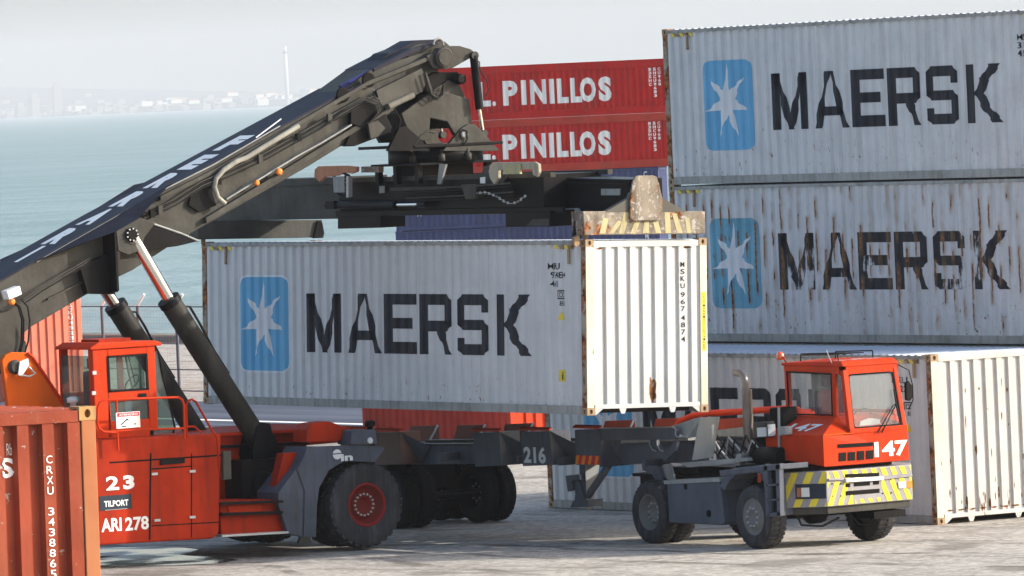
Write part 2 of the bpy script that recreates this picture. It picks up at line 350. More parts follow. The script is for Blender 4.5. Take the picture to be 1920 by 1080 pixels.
# ---------------------------------------------------------------- ground, water, sky air
def ground_z(x, y):
    return max(0.0, min(.14, -0.01*y))
def make_ground():
    mb = MB()
    ys = [-400, -120, -60, -30, -20, -14, -10, -5, 0, 5, 12, 25, 46]
    xs = [-400, -260, -180, -120, -105, -80, -60, -45, -30, -20, -12, -6, 0, 6, 12, 25, 60, 140, 400]
    idx = {}
    for j, y in enumerate(ys):
        for i, x in enumerate(xs): idx[i, j] = len(mb.v); mb.v.append((x, y, ground_z(x, y)))
    for j in range(len(ys)-1):
        for i in range(len(xs)-1):
            mb.f.append((idx[i, j], idx[i+1, j], idx[i+1, j+1], idx[i, j+1])); mb.sm.append(False)
    # pier that carries the far stacks
    a = len(mb.v)
    mb.v += [(-92, 46, 0), (-60, 46, 0), (-100, 200, -.9), (-178, 92, -.9), (-236, 138, -.9), (-200, 210, -.9), (-92, 46, -4), (-178, 92, -4), (-236, 138, -4), (-200, 210, -4)]
    mb.f += [(a, a+1, a+2, a+3), (a+3, a+2, a+5, a+4), (a, a+3, a+7, a+6), (a+3, a+4, a+8, a+7), (a+4, a+5, a+9, a+8)]; mb.sm += [False]*5
    m = bpy.data.materials.new('bleached asphalt'); nt, b = nodes(m)
    v = coords(nt); fine = noise(nt, v, 7, 4, .8); mid = noise(nt, coords(nt, (1, 1, 1), (5, 2, 0)), .55, 6, .6)
    Rt = nt.nodes.new('ShaderNodeMapping'); Rt.inputs['Rotation'].default_value = (0, 0, R(-20)); L(nt, coords(nt), Rt.inputs[0]); Sc = nt.nodes.new('ShaderNodeMapping'); Sc.inputs['Scale'].default_value = (.22, 1.3, 1); L(nt, Rt.outputs[0], Sc.inputs[0])
    st = noise(nt, Sc.outputs[0], .8, 7, .66)
    vo = nt.nodes.new('ShaderNodeTexVoronoi'); vo.inputs['Scale'].default_value = 9; L(nt, v, vo.inputs['Vector'])
    c = mix(nt, ramp(nt, mid, .3, .72), (.315, .295, .262), (.41, .385, .343))
    c = mix(nt, math_n(nt, 'MULTIPLY', ramp(nt, st, .52, .64), .7), c, (.13, .118, .10))
    c = mix(nt, ramp(nt, fine, .36, .64), mix(nt, .28, c, (.12, .10, .09)), mix(nt, .25, c, (.68, .64, .57)))
    c = mix(nt, math_n(nt, 'MULTIPLY', ramp(nt, vo.outputs['Color'], .74, .84), .35), c, (.70, .67, .60))
    c = mix(nt, math_n(nt, 'MULTIPLY', ramp(nt, vo.outputs['Color'], .28, .18), .30), c, (.12, .10, .09))
    tc = nt.nodes.new('ShaderNodeTexCoord'); sx = nt.nodes.new('ShaderNodeSeparateXYZ'); L(nt, tc.outputs['Object'], sx.inputs[0])
    wv = noise(nt, coords(nt, (.12, .12, 1), (3, 3, 0)), 1, 2); brk_ = noise(nt, coords(nt, (.5, .5, 1), (1, 8, 0)), 1.5, 5)
    for ang, d0, wd, am in ((12, -6.6, .20, .75), (12, -8.7, .22, .45), (8, -14.2, .25, .4), (16, 2.0, .2, .35), (-4, -10.9, .2, .45), (-4, -12.9, .2, .45), (20, -17.0, .3, .4), (62, 5.5, .25, .3), (3, -24, .5, .4), (70, -2, .06, .5), (1, -19.5, .05, .6)):
        a_ = R(ang); dd = math_n(nt, 'ADD', math_n(nt, 'MULTIPLY', sx.outputs[0], -math.sin(a_)), math_n(nt, 'MULTIPLY', sx.outputs[1], math.cos(a_)))
        dd = math_n(nt, 'ADD', math_n(nt, 'SUBTRACT', dd, d0), math_n(nt, 'MULTIPLY', math_n(nt, 'SUBTRACT', wv, .5), 5.0))
        ln = ramp(nt, math_n(nt, 'SUBTRACT', wd, math_n(nt, 'ABSOLUTE', dd)), 0, wd*.6)
        c = mix(nt, math_n(nt, 'MULTIPLY', math_n(nt, 'MULTIPLY', ln, ramp(nt, brk_, .38, .6)), min(.85, am*1.5)), c, (.09, .082, .073))
    ck = nt.nodes.new('ShaderNodeTexVoronoi'); ck.feature = 'DISTANCE_TO_EDGE'; ck.inputs['Scale'].default_value = .16; ck.inputs['Randomness'].default_value = 1
    vm = nt.nodes.new('ShaderNodeVectorMath'); vm.operation = 'ADD'; L(nt, coords(nt), vm.inputs[0]); nz = nt.nodes.new('ShaderNodeTexNoise'); nz.inputs['Scale'].default_value = .7; nz.inputs['Detail'].default_value = 5; L(nt, coords(nt), nz.inputs['Vector']); vs2 = nt.nodes.new('ShaderNodeVectorMath'); vs2.operation = 'SCALE'; vs2.inputs['Scale'].default_value = 2.2; L(nt, nz.outputs['Color'], vs2.inputs[0]); L(nt, vs2.outputs[0], vm.inputs[1]); L(nt, vm.outputs[0], ck.inputs['Vector'])
    c = mix(nt, math_n(nt, 'MULTIPLY', ramp(nt, math_n(nt, 'SUBTRACT', .012, ck.outputs['Distance']), 0, .008), .3), c, (.09, .08, .07))
    oil = noise(nt, coords(nt, (1, 1, 1), (17, 4, 0)), .38, 3, .45); c = mix(nt, math_n(nt, 'MULTIPLY', ramp(nt, oil, .59, .67), .6), c, (.14, .125, .105))
    L(nt, c, b.inputs['Base Color']); b.inputs['Roughness'].default_value = .9; b.inputs['Specular IOR Level'].default_value = .08
    bn = nt.nodes.new('ShaderNodeBump'); bn.inputs['Strength'].default_value = .6; bn.inputs['Distance'].default_value = .02
    L(nt, fine, bn.inputs['Height']); L(nt, bn.outputs[0], b.inputs['Normal'])
    return struct(mb.build('ground', m))
make_ground()
def shade_strip():
    m = bpy.data.materials.new('shaded ground asphalt'); nt, b = nodes(m)
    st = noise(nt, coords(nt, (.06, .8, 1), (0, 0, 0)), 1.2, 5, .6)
    L(nt, mix(nt, ramp(nt, st, .35, .65), (.06, .07, .095), (.11, .125, .16)), b.inputs['Base Color']); b.inputs['Roughness'].default_value = .9; b.inputs['Specular IOR Level'].default_value = .05  # blue-grey shade of the far ground, painted in as a dark strip
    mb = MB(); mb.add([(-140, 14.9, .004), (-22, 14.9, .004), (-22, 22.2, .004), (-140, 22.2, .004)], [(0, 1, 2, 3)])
    struct(mb.build('shade_band', m))
    mb = MB(); mb.add([(-140, 16.5, .008), (-32, 16.5, .008), (-32, 16.85, .008), (-140, 16.85, .008)], [(0, 1, 2, 3)])
    struct(mb.build('band_line', M_wht))
shade_strip()
def puddle():
    m = bpy.data.materials.new('wet asphalt'); nt, b = nodes(m)
    n = noise(nt, coords(nt, (.8, .8, 1)), 1.2, 4)
    L(nt, mix(nt, n, (.02, .02, .022), (.05, .05, .055)), b.inputs['Base Color'])
    L(nt, math_n(nt, 'MULTIPLY_ADD', ramp(nt, n, .4, .6), .35, .06), b.inputs['Roughness'])
    pts = []
    for k in range(28):
        t = 2*math.pi*k/28; q = 1+.22*math.sin(3*t+1)+.12*math.sin(5*t)
        pts.append((-7.4+3.0*q*math.cos(t), -12.8+2.6*q*math.sin(t)))
    mb = MB(); mb.add([(x, y, ground_z(x, y)+.004) for x, y in pts], [tuple(range(28))]); struct(mb.build('puddle', m))
puddle()
def water():
    m = bpy.data.materials.new('estuary water'); nt, b = nodes(m)
    tc = nt.nodes.new('ShaderNodeTexCoord')
    n1 = noise(nt, coords(nt, (.06, .02, 1)), 1.0, 6, .65); n2 = noise(nt, coords(nt, (.9, .5, 1)), 1.0, 4, .6)
    c = mix(nt, ramp(nt, n1, .36, .64), (.12, .195, .185), (.20, .275, .265)); c = mix(nt, math_n(nt, 'MULTIPLY', ramp(nt, noise(nt, coords(nt, (.35, .12, 1)), 1, 5, .7), .60, .70), .35), c, (.45, .50, .50))  # pale streaks put wave glints into the water colour
    L(nt, c, b.inputs['Base Color']); b.inputs['Roughness'].default_value = .35
    bn = nt.nodes.new('ShaderNodeBump'); bn.inputs['Strength'].default_value = 1; bn.inputs['Distance'].default_value = .5
    L(nt, n2, bn.inputs['Height']); L(nt, bn.outputs[0], b.inputs['Normal'])
    mb = MB(); X = [-21000, -11500, -6000, -3000, -1500, -600, -300, -90, 60, 140]; Y = [46, 120, 300, 900, 2500, 5200, 9000]
    for y in Y:
        for x in X: mb.v.append((x, y, -3.2))
    n = len(X)
    for j in range(len(Y)-1):
        for i in range(n-1): mb.f.append((j*n+i, j*n+i+1, (j+1)*n+i+1, (j+1)*n+i)); mb.sm.append(False)
    struct(mb.build('water', m))
water()
def quay_wall():
    mb = MB(); mb.box(-400, -92.5, 45.2, 46.3, -4, .26)
    m = mat('quay stone', (.20, .185, .16), .8, var=.2, dirt=.4)
    q = mb.build('quay_wall', m); tag(q, 'low brown stone wall along the edge of the quay behind the fence', 'wall')
quay_wall()

# far shore
def far_shore():
    m = mat('far hillside', (.045, .05, .06), .9, var=.3)
    top = [(-18908.6, 121.369), (-17552.6, 75.013), (-16483.4, 34.001), (-16053.7, 27.144), (-15886.1, 28.737), (-15694.3, 24.405), (-15584.8, 37.723), (-15398.1, 35.976), (-15265.7, 45.833), (-15124, 34.696), (-14984.2, 23.708), (-14807.1, 29.721), (-14633.3, 33.122), (-14438.4, 35.875), (-14247.3, 36.114), (-13785.2, 36.692), (-12921.6, 49.258), (-11762.7, 41.376), (-10740, 30.362)]
    mb = MB()
    n = len(top)
    for i, (x, z) in enumerate(top):
        zz = z+5*math.sin(i*2.1)
        mb.v += [(x, 8700, -3.4), (x-60, 9000, max(4, zz*.45)), (x-200, 9700, max(6, zz)), (x-500, 10800, -3.4)]
    for i in range(n-1):
        for k in range(3): mb.f.append((i*4+k, (i+1)*4+k, (i+1)*4+k+1, i*4+k+1)); mb.sm.append(True)
    struct(mb.build('hills', m))
    wl = mat('white plaster', (.50, .49, .47), .7, var=.05); gr = mat('distant concrete', (.17, .165, .18), .8); rf = mat('terracotta tile', (.40, .20, .13), .8)
    dk = mat('window glass dark', (.05, .06, .07), .3)
    def bld(x, z, w, h, m_, label, roof=False, y=8690, d=30, wins=0):
        w *= 1.35; h *= 1.5
        o = thing('building', label, 'building', (x, y, z), group='pale buildings along the far shore'); mb = MB(); mb.box(x-w/2, x+w/2, y, y+d, z, z+h); mb.build('wall', m_, o)
        if roof: MB().prism('x', [(y-1, z+h), (y+d+1, z+h), (y+d/2, z+h+3)], x-w/2-.6, x+w/2+.6).build('roof', rf, o)
        for k in range(wins):
            xx = x-w/2+w*(k+.5)/wins; MB().box(xx-1.2, xx+1.2, y-.1, y+.2, z+h*.45, z+h*.75).build('window', dk, o)
        return o
    A = [(-15986.7, 8.606), (-15691.7, 6.219), (-15656.2, 8.088), (-15324.7, 11.244), (-15245.8, 14.661), (-15203.8, 18.879), (-15178.1, 15.712), (-15090.7, 12.44), (-14937.5, 12.798), (-14903.3, 27.299), (-14797.2, 7.058), (-14767.8, 1.329), (-14771.4, 16.595), (-14723.8, 20.54), (-14687.2, 14.64), (-14655.1, 13.897), (-14548.8, 23.946), (-14524.4, 24.614)]
    S = [(26, 9, 'long low white shed at the left end of the far shore'), (12, 9, 'white building just right of the taller dark far tower'), (16, 8, 'second white building right of the dark far tower'),
         (16, 8, 'white house on the far shore below the highest part of the ridge'), (12, 6, 'small white house left of the middle white cluster'), (16, 7, 'broad white house in the middle cluster on the ridge'), (14, 6, 'white house at the right end of the middle cluster'),
         (10, 5, 'lone pale house right of the middle cluster'), (14, 6, 'pale house left of the chimney low on the slope'), (8, 5, 'small pale house high on the slope left of the chimney'),
         (12, 10, 'white block on the shore left of the chimney'), (14, 10, 'large cream white block lowest of those left of the chimney'), (10, 7, 'white house above the cream block on the slope'), (9, 6, 'white house higher up near the chimney'),
         (14, 6, 'wide white house directly beside the chimney'), (12, 6, 'pale house touching the chimney on its left'), (20, 8, 'white hall just right of the chimney above the boom'), (10, 6, 'small white house on top of the white hall')]
    for (x, z), (w, h, lb) in zip(A, S): bld(x, max(-2, z), w, h, wl, lb, roof=(w < 15), wins=2 if w < 18 else 4)
    q = random.Random(4); mt = [MB(), MB()]
    for k in range(420):
        i = q.uniform(0, len(top)-9.01); i0 = int(i); f_ = i-i0; x = top[i0][0]*(1-f_)+top[i0+1][0]*f_; zt_ = top[i0][1]*(1-f_)+top[i0+1][1]*f_
        lv = q.random()**1.6; w_ = q.uniform(8, 34); z_ = max(0, zt_*lv*.8)-3; y_ = 8670+lv*900; mt[k % 2].box(x-w_/2, x+w_/2, y_, y_+20, z_-6, z_+q.uniform(5, 15))
    for m_, cl in zip(mt, (gr, mat('distant pale plaster', (.22, .21, .20), .8))): struct(m_.build('distant_town', cl), 'stuff')
    for (px, w, h, lb) in (([(-15804.8, 12.905)][0], 22, 48, 'pale grey tower block left of the darker tower across the water'), ([(-15684.4, 10.275)][0], 11, 70, 'slim dark tower tallest of the two towers on the far shore'), ([(-15879.3, 14.533)][0], 24, 26, 'low grey block beside the pale tower across the water')):
        o = thing('tower_block', lb, 'tower', (px[0], 8650, -3), group='tower blocks across the water'); b = MB(); b.box(px[0]-w/2, px[0]+w/2, 8650, 8672, -3, h); b.box(px[0]-w/5, px[0]+w/5, 8652, 8670, h, h+9); b.build('wall', gr, o)
        for k in range(int(h/7)): MB().box(px[0]-w*.38, px[0]+w*.38, 8649.8, 8650.3, 2+k*7, 4.5+k*7).build('window_band', dk, o)
    c = [(-14471.1, -4.326)][0]; t = [(-14465.8, 137.224)][0]
    o = thing('chimney', 'tall slim chimney rising above the far shore behind the boom', 'chimney', (c[0], 8600, -3))
    MB().lathe((c[0], 8600, -3), 'z', [(0, 6.0), (t[1]+3, 4.2), (t[1]+3, 2.6)], 14).build('shaft', wl, o)
    MB().lathe((c[0], 8600, t[1]-18), 'z', [(0, 5.4), (7, 5.4), (7, 4)], 14).build('band', gr, o)
far_shore()

# haze
def haze():
    m = bpy.data.materials.new('sea haze'); m.use_nodes = True; nt = m.node_tree; nt.nodes.remove(nt.nodes['Principled BSDF'])
    v = nt.nodes.new('ShaderNodeVolumePrincipled'); v.inputs['Color'].default_value = (.63, .665, .72, 1); v.inputs['Density'].default_value = 0.000082; v.inputs['Anisotropy'].default_value = 0
    L(nt, v.outputs[0], nt.nodes['Material Output'].inputs['Volume'])
    mb = MB(); mb.box(-21500, 420, -420, 11500, -5, 230); o = mb.build('haze', m); struct(o, 'stuff'); o.display_type = 'WIRE'
haze()

# ---------------------------------------------------------------- containers
PS = .278; PE = .2446
def side_prof(u0, n_end):
    """break points and offset of the long side corrugation, u along the length"""
    def f(u):
        t = (u-u0) % PS
        if u <= u0 or u >= n_end: return 0.0
        return 0 if t < .088 else (t-.088)/.048*.042 if t < .136 else .042 if t < .230 else .042-(t-.230)/.048*.042
    brk = []; k = 0
    while u0+k*PS < n_end:
        for a in (0, .088, .136, .230):
            if u0+k*PS+a < n_end: brk.append(u0+k*PS+a)
        k += 1
    return brk, f
def end_prof(u0, n_end, D=.038):
    def f(u):
        t = (u-u0) % PE
        if u <= u0 or u >= n_end: return 0.0
        return 0 if t < .110 else (t-.110)/.02*D if t < .130 else D if t < .2246 else D-(t-.2246)/.02*D
    brk = []; k = 0
    while u0+k*PE < n_end:
        for a in (0, .110, .130, .2246):
            if u0+k*PE+a < n_end: brk.append(u0+k*PE+a)
        k += 1
    return brk, f
_castm = {}
def casting_mesh(m_):
    """corner block, 178 x 162 x 118, with oval holes sunk in side, end and top; built for the +x -y top corner"""
    if m_.name in _castm: return _castm[m_.name]
    mb = MB(); X, Y, Z = .178, .162, .118
    def face(o, a, b, la, lb, ha, hb, dep):
        o, a, b = Vector(o), Vector(a), Vector(b); n_ = a.cross(b)
        N = 12; out = []; inn = []; deep = []
        for k in range(N):
            t = 2*math.pi*(k+.5)/N; c_, s_ = math.cos(t), math.sin(t); sc_ = 1/max(abs(c_), abs(s_))
            out.append(o+a*(la/2+c_*sc_*la/2)+b*(lb/2+s_*sc_*lb/2)); inn.append(o+a*(la/2+c_*ha)+b*(lb/2+s_*hb)); deep.append(inn[-1]-n_*dep)
        mb.add(out+inn+deep, [(k, (k+1) % N, N+(k+1) % N, N+k) for k in range(N)]+[(N+k, N+(k+1) % N, 2*N+(k+1) % N, 2*N+k) for k in range(N)]+[tuple(range(2*N, 3*N))])
        corners = [o, o+a*la, o+a*la+b*lb, o+b*lb]
        for cn in corners:
            ad = sorted(range(N), key=lambda k: (out[k]-cn).length)[:2]; mb.add([cn, out[ad[0]], out[ad[1]]], [(0, 1, 2)])
    face((-X, 0, 0), (1, 0, 0), (0, 0, 1), X, Z, .032, .038, .06)       # side (-y)
    face((0, 0, 0), (0, 1, 0), (0, 0, 1), Y, Z, .030, .038, .06)        # end (+x)
    face((-X, 0, Z), (1, 0, 0), (0, 1, 0), X, Y, .055, .030, .05)       # top
    mb.add([(-X, 0, 0), (0, 0, 0), (0, Y, 0), (-X, Y, 0)], [(3, 2, 1, 0)]); mb.add([(-X, 0, 0), (-X, Y, 0), (-X, Y, Z), (-X, 0, Z)], [(0, 3, 2, 1)]); mb.add([(-X, Y, 0), (0, Y, 0), (0, Y, Z), (-X, Y, Z)], [(0, 3, 2, 1)])
    me = bpy.data.meshes.new('corner_casting'); me.from_pydata(mb.v, [], mb.f); me.materials.append(m_)
    _castm[m_.name] = me; return me
def container(label, loc, yaw=0, tilt=0, pitch_=0, Ln=12.192, H=2.896, wall=None, end=None, roof=None, rail=None, post=None, postend=None, cast=None, group=None, name='shipping_container', logo=None, endrail=None, hang=True, dep=.038, e0=.165):
    W = 2.438
    root = thing(name, label, 'container', loc, (tilt, pitch_, yaw), group, local=True)
    endrail = endrail or end
    b, f = side_prof(.16, Ln-.16)
    us = [.16]+[k for k in b if k > .16]+[Ln-.16]
    z0, z1 = .155, H-.085
    def sidew(y_of, flip):
        mb = MB(); vs = []
        for u in us: y = y_of(f(u)); vs += [(-Ln+u, y, z0), (-Ln+u, y, z1)]
        mb.add(vs, [(2*i, 2*i+2, 2*i+3, 2*i+1) for i in range(len(us)-1)])
        o = mb.build('side_wall', wall, root); return o
    sidew(lambda d: .014+d, 0); sidew(lambda d: W-.014-d, 1)
    be, fe = end_prof(e0, W-.165, dep)
    ue = [.15]+[k for k in be]+[W-.15]
    mb = MB(); vs = []
    for u in ue: vs += [(-.014-fe(u), u, .17), (-.014-fe(u), u, H-.13)]
    mb.add(vs, [(2*i, 2*i+2, 2*i+3, 2*i+1) for i in range(len(ue)-1)]); mb.build('end_wall', end, root)
    # roof with shallow cross ribs
    mb = MB(); vs = []; n = int((Ln-.4)/.209); 
    for k in range(n+1):
        x = -Ln+.2+(Ln-.4)*k/n
        for dx, z in ((0, H-.032), (.07, H-.032), (.09, H-.012), (.16, H-.012), (.18, H-.032)):
            if x+dx < -.2: vs += [(x+dx, .05, z), (x+dx, W-.05, z)]
    mb.add(vs, [(2*i, 2*i+2, 2*i+3, 2*i+1) for i in range(len(vs)//2-1)])
    mb.box(-.2, -.05, .05, W-.05, H-.05, H-.02); mb.box(-Ln+.05, -Ln+.2, .05, W-.05, H-.05, H-.02); mb.build('roof', roof or end, root)
    for y in (0.004, W-.064):
        MB().box(-Ln+.178, -.178, y, y+.06, H-.085, H-.024).build('top_rail', rail, root)
        MB().box(-Ln+.178, -.178, y+.002, y+.058, .012, .155).build('bottom_rail', rail, root)
    MB().box(-.068, -.006, .162, W-.162, H-.13, H-.03).build('end_rail', endrail, root, bevel=.006)
    MB().box(-.088, -.008, .162, W-.162, .10, .172).build('end_rail', endrail, root, bevel=.006)
    for y in (.003, W-.143):
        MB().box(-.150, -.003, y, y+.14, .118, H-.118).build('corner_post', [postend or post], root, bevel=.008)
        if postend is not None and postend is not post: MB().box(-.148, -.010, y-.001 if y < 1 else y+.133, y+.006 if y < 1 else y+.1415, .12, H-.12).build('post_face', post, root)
        MB().box(-Ln+.003, -Ln+.150, y, y+.14, .118, H-.118).build('corner_post', post, root, bevel=.008)
        # darker outer flange of the post on the long side
    me = casting_mesh(cast)
    for sx in (1, -1):
        for sy in (1, -1):
            for sz in (1, -1):
                o = bpy.data.objects.new('corner_casting', me); COL.objects.link(o); o.parent = root
                o.location = (0 if sx == 1 else -Ln, 0 if sy == 1 else W, H-.118 if sz == 1 else .118); o.scale = (sx, sy, sz)
    MB().box(-Ln+.1, -.1, .07, W-.07, .10, .15).build('floor', M_floor, root)
    mb = MB()
    for k in range(int(Ln/.6)): x = -.5-k*.6; mb.box(x-.03, x+.03, .07, W-.07, .02, .10)
    mb.build('cross_member', M_floor, root)
    if hang:
        mb = MB()
        for y in (.72, W-.72): mb.prism('x', [(y-.07, .10), (y+.07, .10), (y+.035, -.005+.02), (y-.035, .015)], -.03, -.01)
        mb.prism('x', [(.162, .10), (.32, .10), (.175, .0)], -.03, -.01); mb.prism('x', [(W-.162, .10), (W-.32, .10), (W-.175, .0)], -.03, -.01)
        mb.build('gusset', endrail, root)
    # door end
    for y0, y1 in ((.15, W/2-.01), (W/2+.01, W-.15)): MB().box(-Ln+.02, -Ln+.06, y0, y1, .16, H-.13).build('door', wall, root)
    MB().box(-Ln+.006, -Ln+.07, .162, W-.162, H-.13, H-.02).build('end_rail', rail, root); MB().box(-Ln+.006, -Ln+.08, .162, W-.162, .04, .158).build('end_rail', rail, root)
    for y in (.45, .95, 1.49, 1.99): MB().tube([(-Ln-.004, y, .1), (-Ln-.004, y, H-.08)], .017, 6).build('lock_bar', M_alu, root)
    S = dict(root=root, brk=[k for k in us], f=f, Ln=Ln, H=H, W=W, be=ue, fe=fe)
    return S
def on_side(S, polys, name, m_, off=.004, flip=False):
    Ln = S['Ln']
    return wrap(polys, S['brk'], lambda u, v: (-Ln+u, .014+S['f'](u)-off, v)).build(name, m_, S['root'])
def on_end(S, polys, name, m_, off=.004):
    return wrap(polys, S['be'], lambda u, v: (-.014-S['fe'](u)+off, u, v)).build(name, m_, S['root'])
def livery(S, black, blue, star_m, border=None, tf=(0, 1, .96, 1.985)):
    if border: on_side(S, [rounded(1.255, 2.87, .585, 2.305, .2)], 'logo_border', border, .003)
    on_side(S, [rounded(1.29, 2.835, .62, 2.27, .17)], 'logo_panel', blue, .006)
    on_side(S, star(2.02, 1.50, .71, .235), 'star_emblem', star_m, .009)
    for ch, a, b in SP: on_side(S, place(GL[ch], a*tf[1]+tf[0], b*tf[1]+tf[0], tf[2], tf[3]), 'letter', black, .005)
    # corner handling marks: strip of yellow and black, bracket under the top rail
    Ln = S['Ln']
    for k in range(5): MB().prism('y', [(-Ln+.33+k*.15, S['H']-.155), (-Ln+.42+k*.15, S['H']-.155), (-Ln+.37+k*.15, S['H']-.09), (-Ln+.28+k*.15, S['H']-.09)], .0, .012).build('warning_stripe', M_yel if k % 2 == 0 else M_cast, S['root'])
    for x in (-Ln+.78, -.55): MB().box(x, x+.05, .002, .03, S['H']-.40, S['H']-.09).build('bracket', M_cast, S['root'])
    for k in range(4): MB().prism('y', [(-.9+k*.15, S['H']-.155), (-.81+k*.15, S['H']-.155), (-.86+k*.15, S['H']-.09), (-.95+k*.15, S['H']-.09)], .0, .012).build('warning_stripe', M_cast if k % 2 else M_yel, S['root'])

def side_text(S, body, u0, u1, v0, v1, m_, bold=0.0, name='code'):
    return on_side(S, place(text_tris(body, bold), u0, u1, v0, v1), name, m_, .006)
def end_text(S, body, u0, u1, v0, v1, m_, bold=0.0, name='code'):
    return on_end(S, place(text_tris(body, bold), u0, u1, v0, v1), name, m_, .006)

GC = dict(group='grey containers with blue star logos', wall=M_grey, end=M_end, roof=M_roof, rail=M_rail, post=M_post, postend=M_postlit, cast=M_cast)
# hanging container
S = container('grey container with blue star logo and black lettering hanging from the spreader', (-.051, -6.949, 2.293), .0194, -.0376, .0045, **GC)
livery(S, M_black, M_blue, M_star, border=M_white)
side_text(S, 'MKU', 11.06, 11.39, 2.40, 2.51, M_black, .01); side_text(S, '97484', 11.11, 11.53, 2.255, 2.365, M_black, .01); side_text(S, '461', 11.10, 11.34, 2.11, 2.22, M_black, .01)
on_side(S, [boxp(11.34, 11.36, 1.91, 2.06), boxp(11.34, 11.48, 2.04, 2.06), boxp(11.34, 11.48, 1.91, 1.93)], 'code', M_black, .006); side_text(S, 'DC', 11.38, 11.47, 1.94, 2.03, M_black, .01); side_text(S, '81', 11.38, 11.47, 1.80, 1.88, M_black, .01)
on_side(S, [[(11.34, 1.57), (11.48, 1.57), (11.41, 1.71)]], 'warning_sticker', M_yel, .006)
on_side(S, [boxp(11.35, 11.48, .55, .74)], 'warning_sticker', M_yel, .006); side_text(S, 'i', 11.40, 11.43, .58, .71, M_black, .02)
for k, ch in enumerate('MSKU9674874'): end_text(S, ch, 1.905, 1.99, 2.42-k*.118-(.03 if k > 3 else 0)-(.03 if k > 6 else 0), 2.505-k*.118-(.03 if k > 3 else 0)-(.03 if k > 6 else 0), M_black, .01)
MB().box(-.0028, .0012, 2.325, 2.405, 1.02, 2.00).build('caution_sticker', M_yel, S['root'])
for k, ch in enumerate('CAUTIONHIGHCONTAINER'):
    wrap(place(text_tris(ch, .01), 2.345, 2.385, 1.945-k*.047, 1.978-k*.047), [], lambda u, v: (.0035, u, v)).build('code', M_black, S['root'])
HANG = S
def rust_spot(S, u, v, w, h, sd, name='rust_stain', end=True):
    q = random.Random(sd); n = 12; pts = []
    for k in range(n):
        t = 2*math.pi*k/n; r_ = q.uniform(.65, 1.1); z = math.sin(t)
        pts.append((u+w*math.cos(t)*r_*(1 if z > 0 else .55+.45*(1+z)), v+h*z*r_))
    (on_end if end else on_side)(S, [[(u, v), pts[i], pts[(i+1) % n]] for i in range(n)], name, M_rusty, .003)
M_rusty = mat('bare rust', (.20, .085, .03), .85, var=.5, rust=.4, seed=40, chip=.05)
rust_spot(S, 1.335, .40, .07, .20, 1); rust_spot(S, 1.34, .27, .05, .13, 2); rust_spot(S, 1.30, .56, .02, .05, 3); rust_spot(S, .30, 2.74, .10, .016, 4); rust_spot(S, 2.05, 2.74, .10, .016, 5)
# ground container bottom right
S = container('grey container standing on the ground behind the terminal tractor', (0, 0, .002), **{**GC, 'end': M_end2})
livery(S, M_black, M_blue, M_star, border=M_white, tf=(6.45-7.12*.876, .876, 1.15, 2.27))
side_text(S, 'MSKU', 11.02, 11.42, 2.40, 2.51, M_black, .01); side_text(S, '93220', 11.05, 11.55, 2.25, 2.36, M_black, .01)
on_side(S, [boxp(11.34, 11.36, 1.95, 2.08), boxp(11.34, 11.50, 2.06, 2.08)], 'code', M_black, .006); side_text(S, 'DE', 11.38, 11.49, 1.96, 2.04, M_black, .01); side_text(S, '81', 11.40, 11.47, 1.84, 1.92, M_black, .01)
on_side(S, [[(11.34, 1.57), (11.48, 1.57), (11.41, 1.71)]], 'warning_sticker', M_yel, .006); on_side(S, [boxp(11.35, 11.48, .55, .76)], 'warning_sticker', M_yel, .006)
_q = random.Random(12)
for k in range(44):
    v_ = _q.choice((.20, .22, .24, .3, .34, .4, .5, .7, 1.1, 1.7, 2.2))*_q.uniform(.9, 1.2); rust_spot(S, _q.uniform(.2, 2.25), min(2.7, v_), _q.uniform(.005, .022), _q.uniform(.02, .12), 100+k)
for k in range(9): rust_spot(S, .3+k*.23, .225, .10, .02, 300+k)
# rear stack, three high
for k, (m_, bk, bl, st, lb) in enumerate(((M_grey, M_black, M_blue, M_star, 'grey container hidden low in the stack behind the ground container'),
        (M_grey2, M_peel, M_blue2, M_star, 'heavily rust streaked grey container with peeling black lettering, middle of the stack'),
        (M_grey3, M_black, M_blue, M_star, 'weathered grey container with blue star logo on top of the right stack'))):
    S = container(lb, (.186, 2.803, .002+2.899*k), -.0028, **{**GC, 'wall': m_, 'roof': M_roof})
    livery(S, bk, bl, st)
    if k == 2:
        side_text(S, 'MSKU', 11.05, 11.45, 2.36, 2.47, M_black, .01); side_text(S, '31845', 11.05, 11.55, 2.22, 2.33, M_black, .01); side_text(S, '45G1', 11.05, 11.42, 2.08, 2.19, M_black, .01)
container('grey container on the ground directly behind the rear stack', (-1.3, 5.30, .002), **GC)
# near salmon containers at bottom left
LC = dict(group='salmon containers stacked at the lower left', wall=M_redL, end=M_redL, roof=M_redL, rail=M_redL, post=M_redP, postend=M_redP, cast=M_redLcast, H=2.591, hang=False, dep=.06, e0=.208)
lx, ly = [(45.955, -41.86)][0]
for k in (0, 1):
    S = container('faded salmon container with dented top rail and white vertical number at the lower left corner' if k else 'salmon container under the near left one, below the picture edge', (lx, ly-2.438, ground_z(lx, ly)-.14+2.591*k), 0, -.012 if k else 0, **LC)
    if k:
        for j, ch in enumerate('CRXU 3438865'):
            if ch != ' ': end_text(S, ch, 1.945, 2.005, 2.125-j*.0885, 2.192-j*.0885, M_wht, .005)
        end_text(S, 'S', 1.52, 1.66, 2.02, 2.19, M_wht, .03, 'lettering'); end_text(S, 'Rb', 1.60, 1.65, 2.21, 2.31, M_wht, -.01, 'scribble')
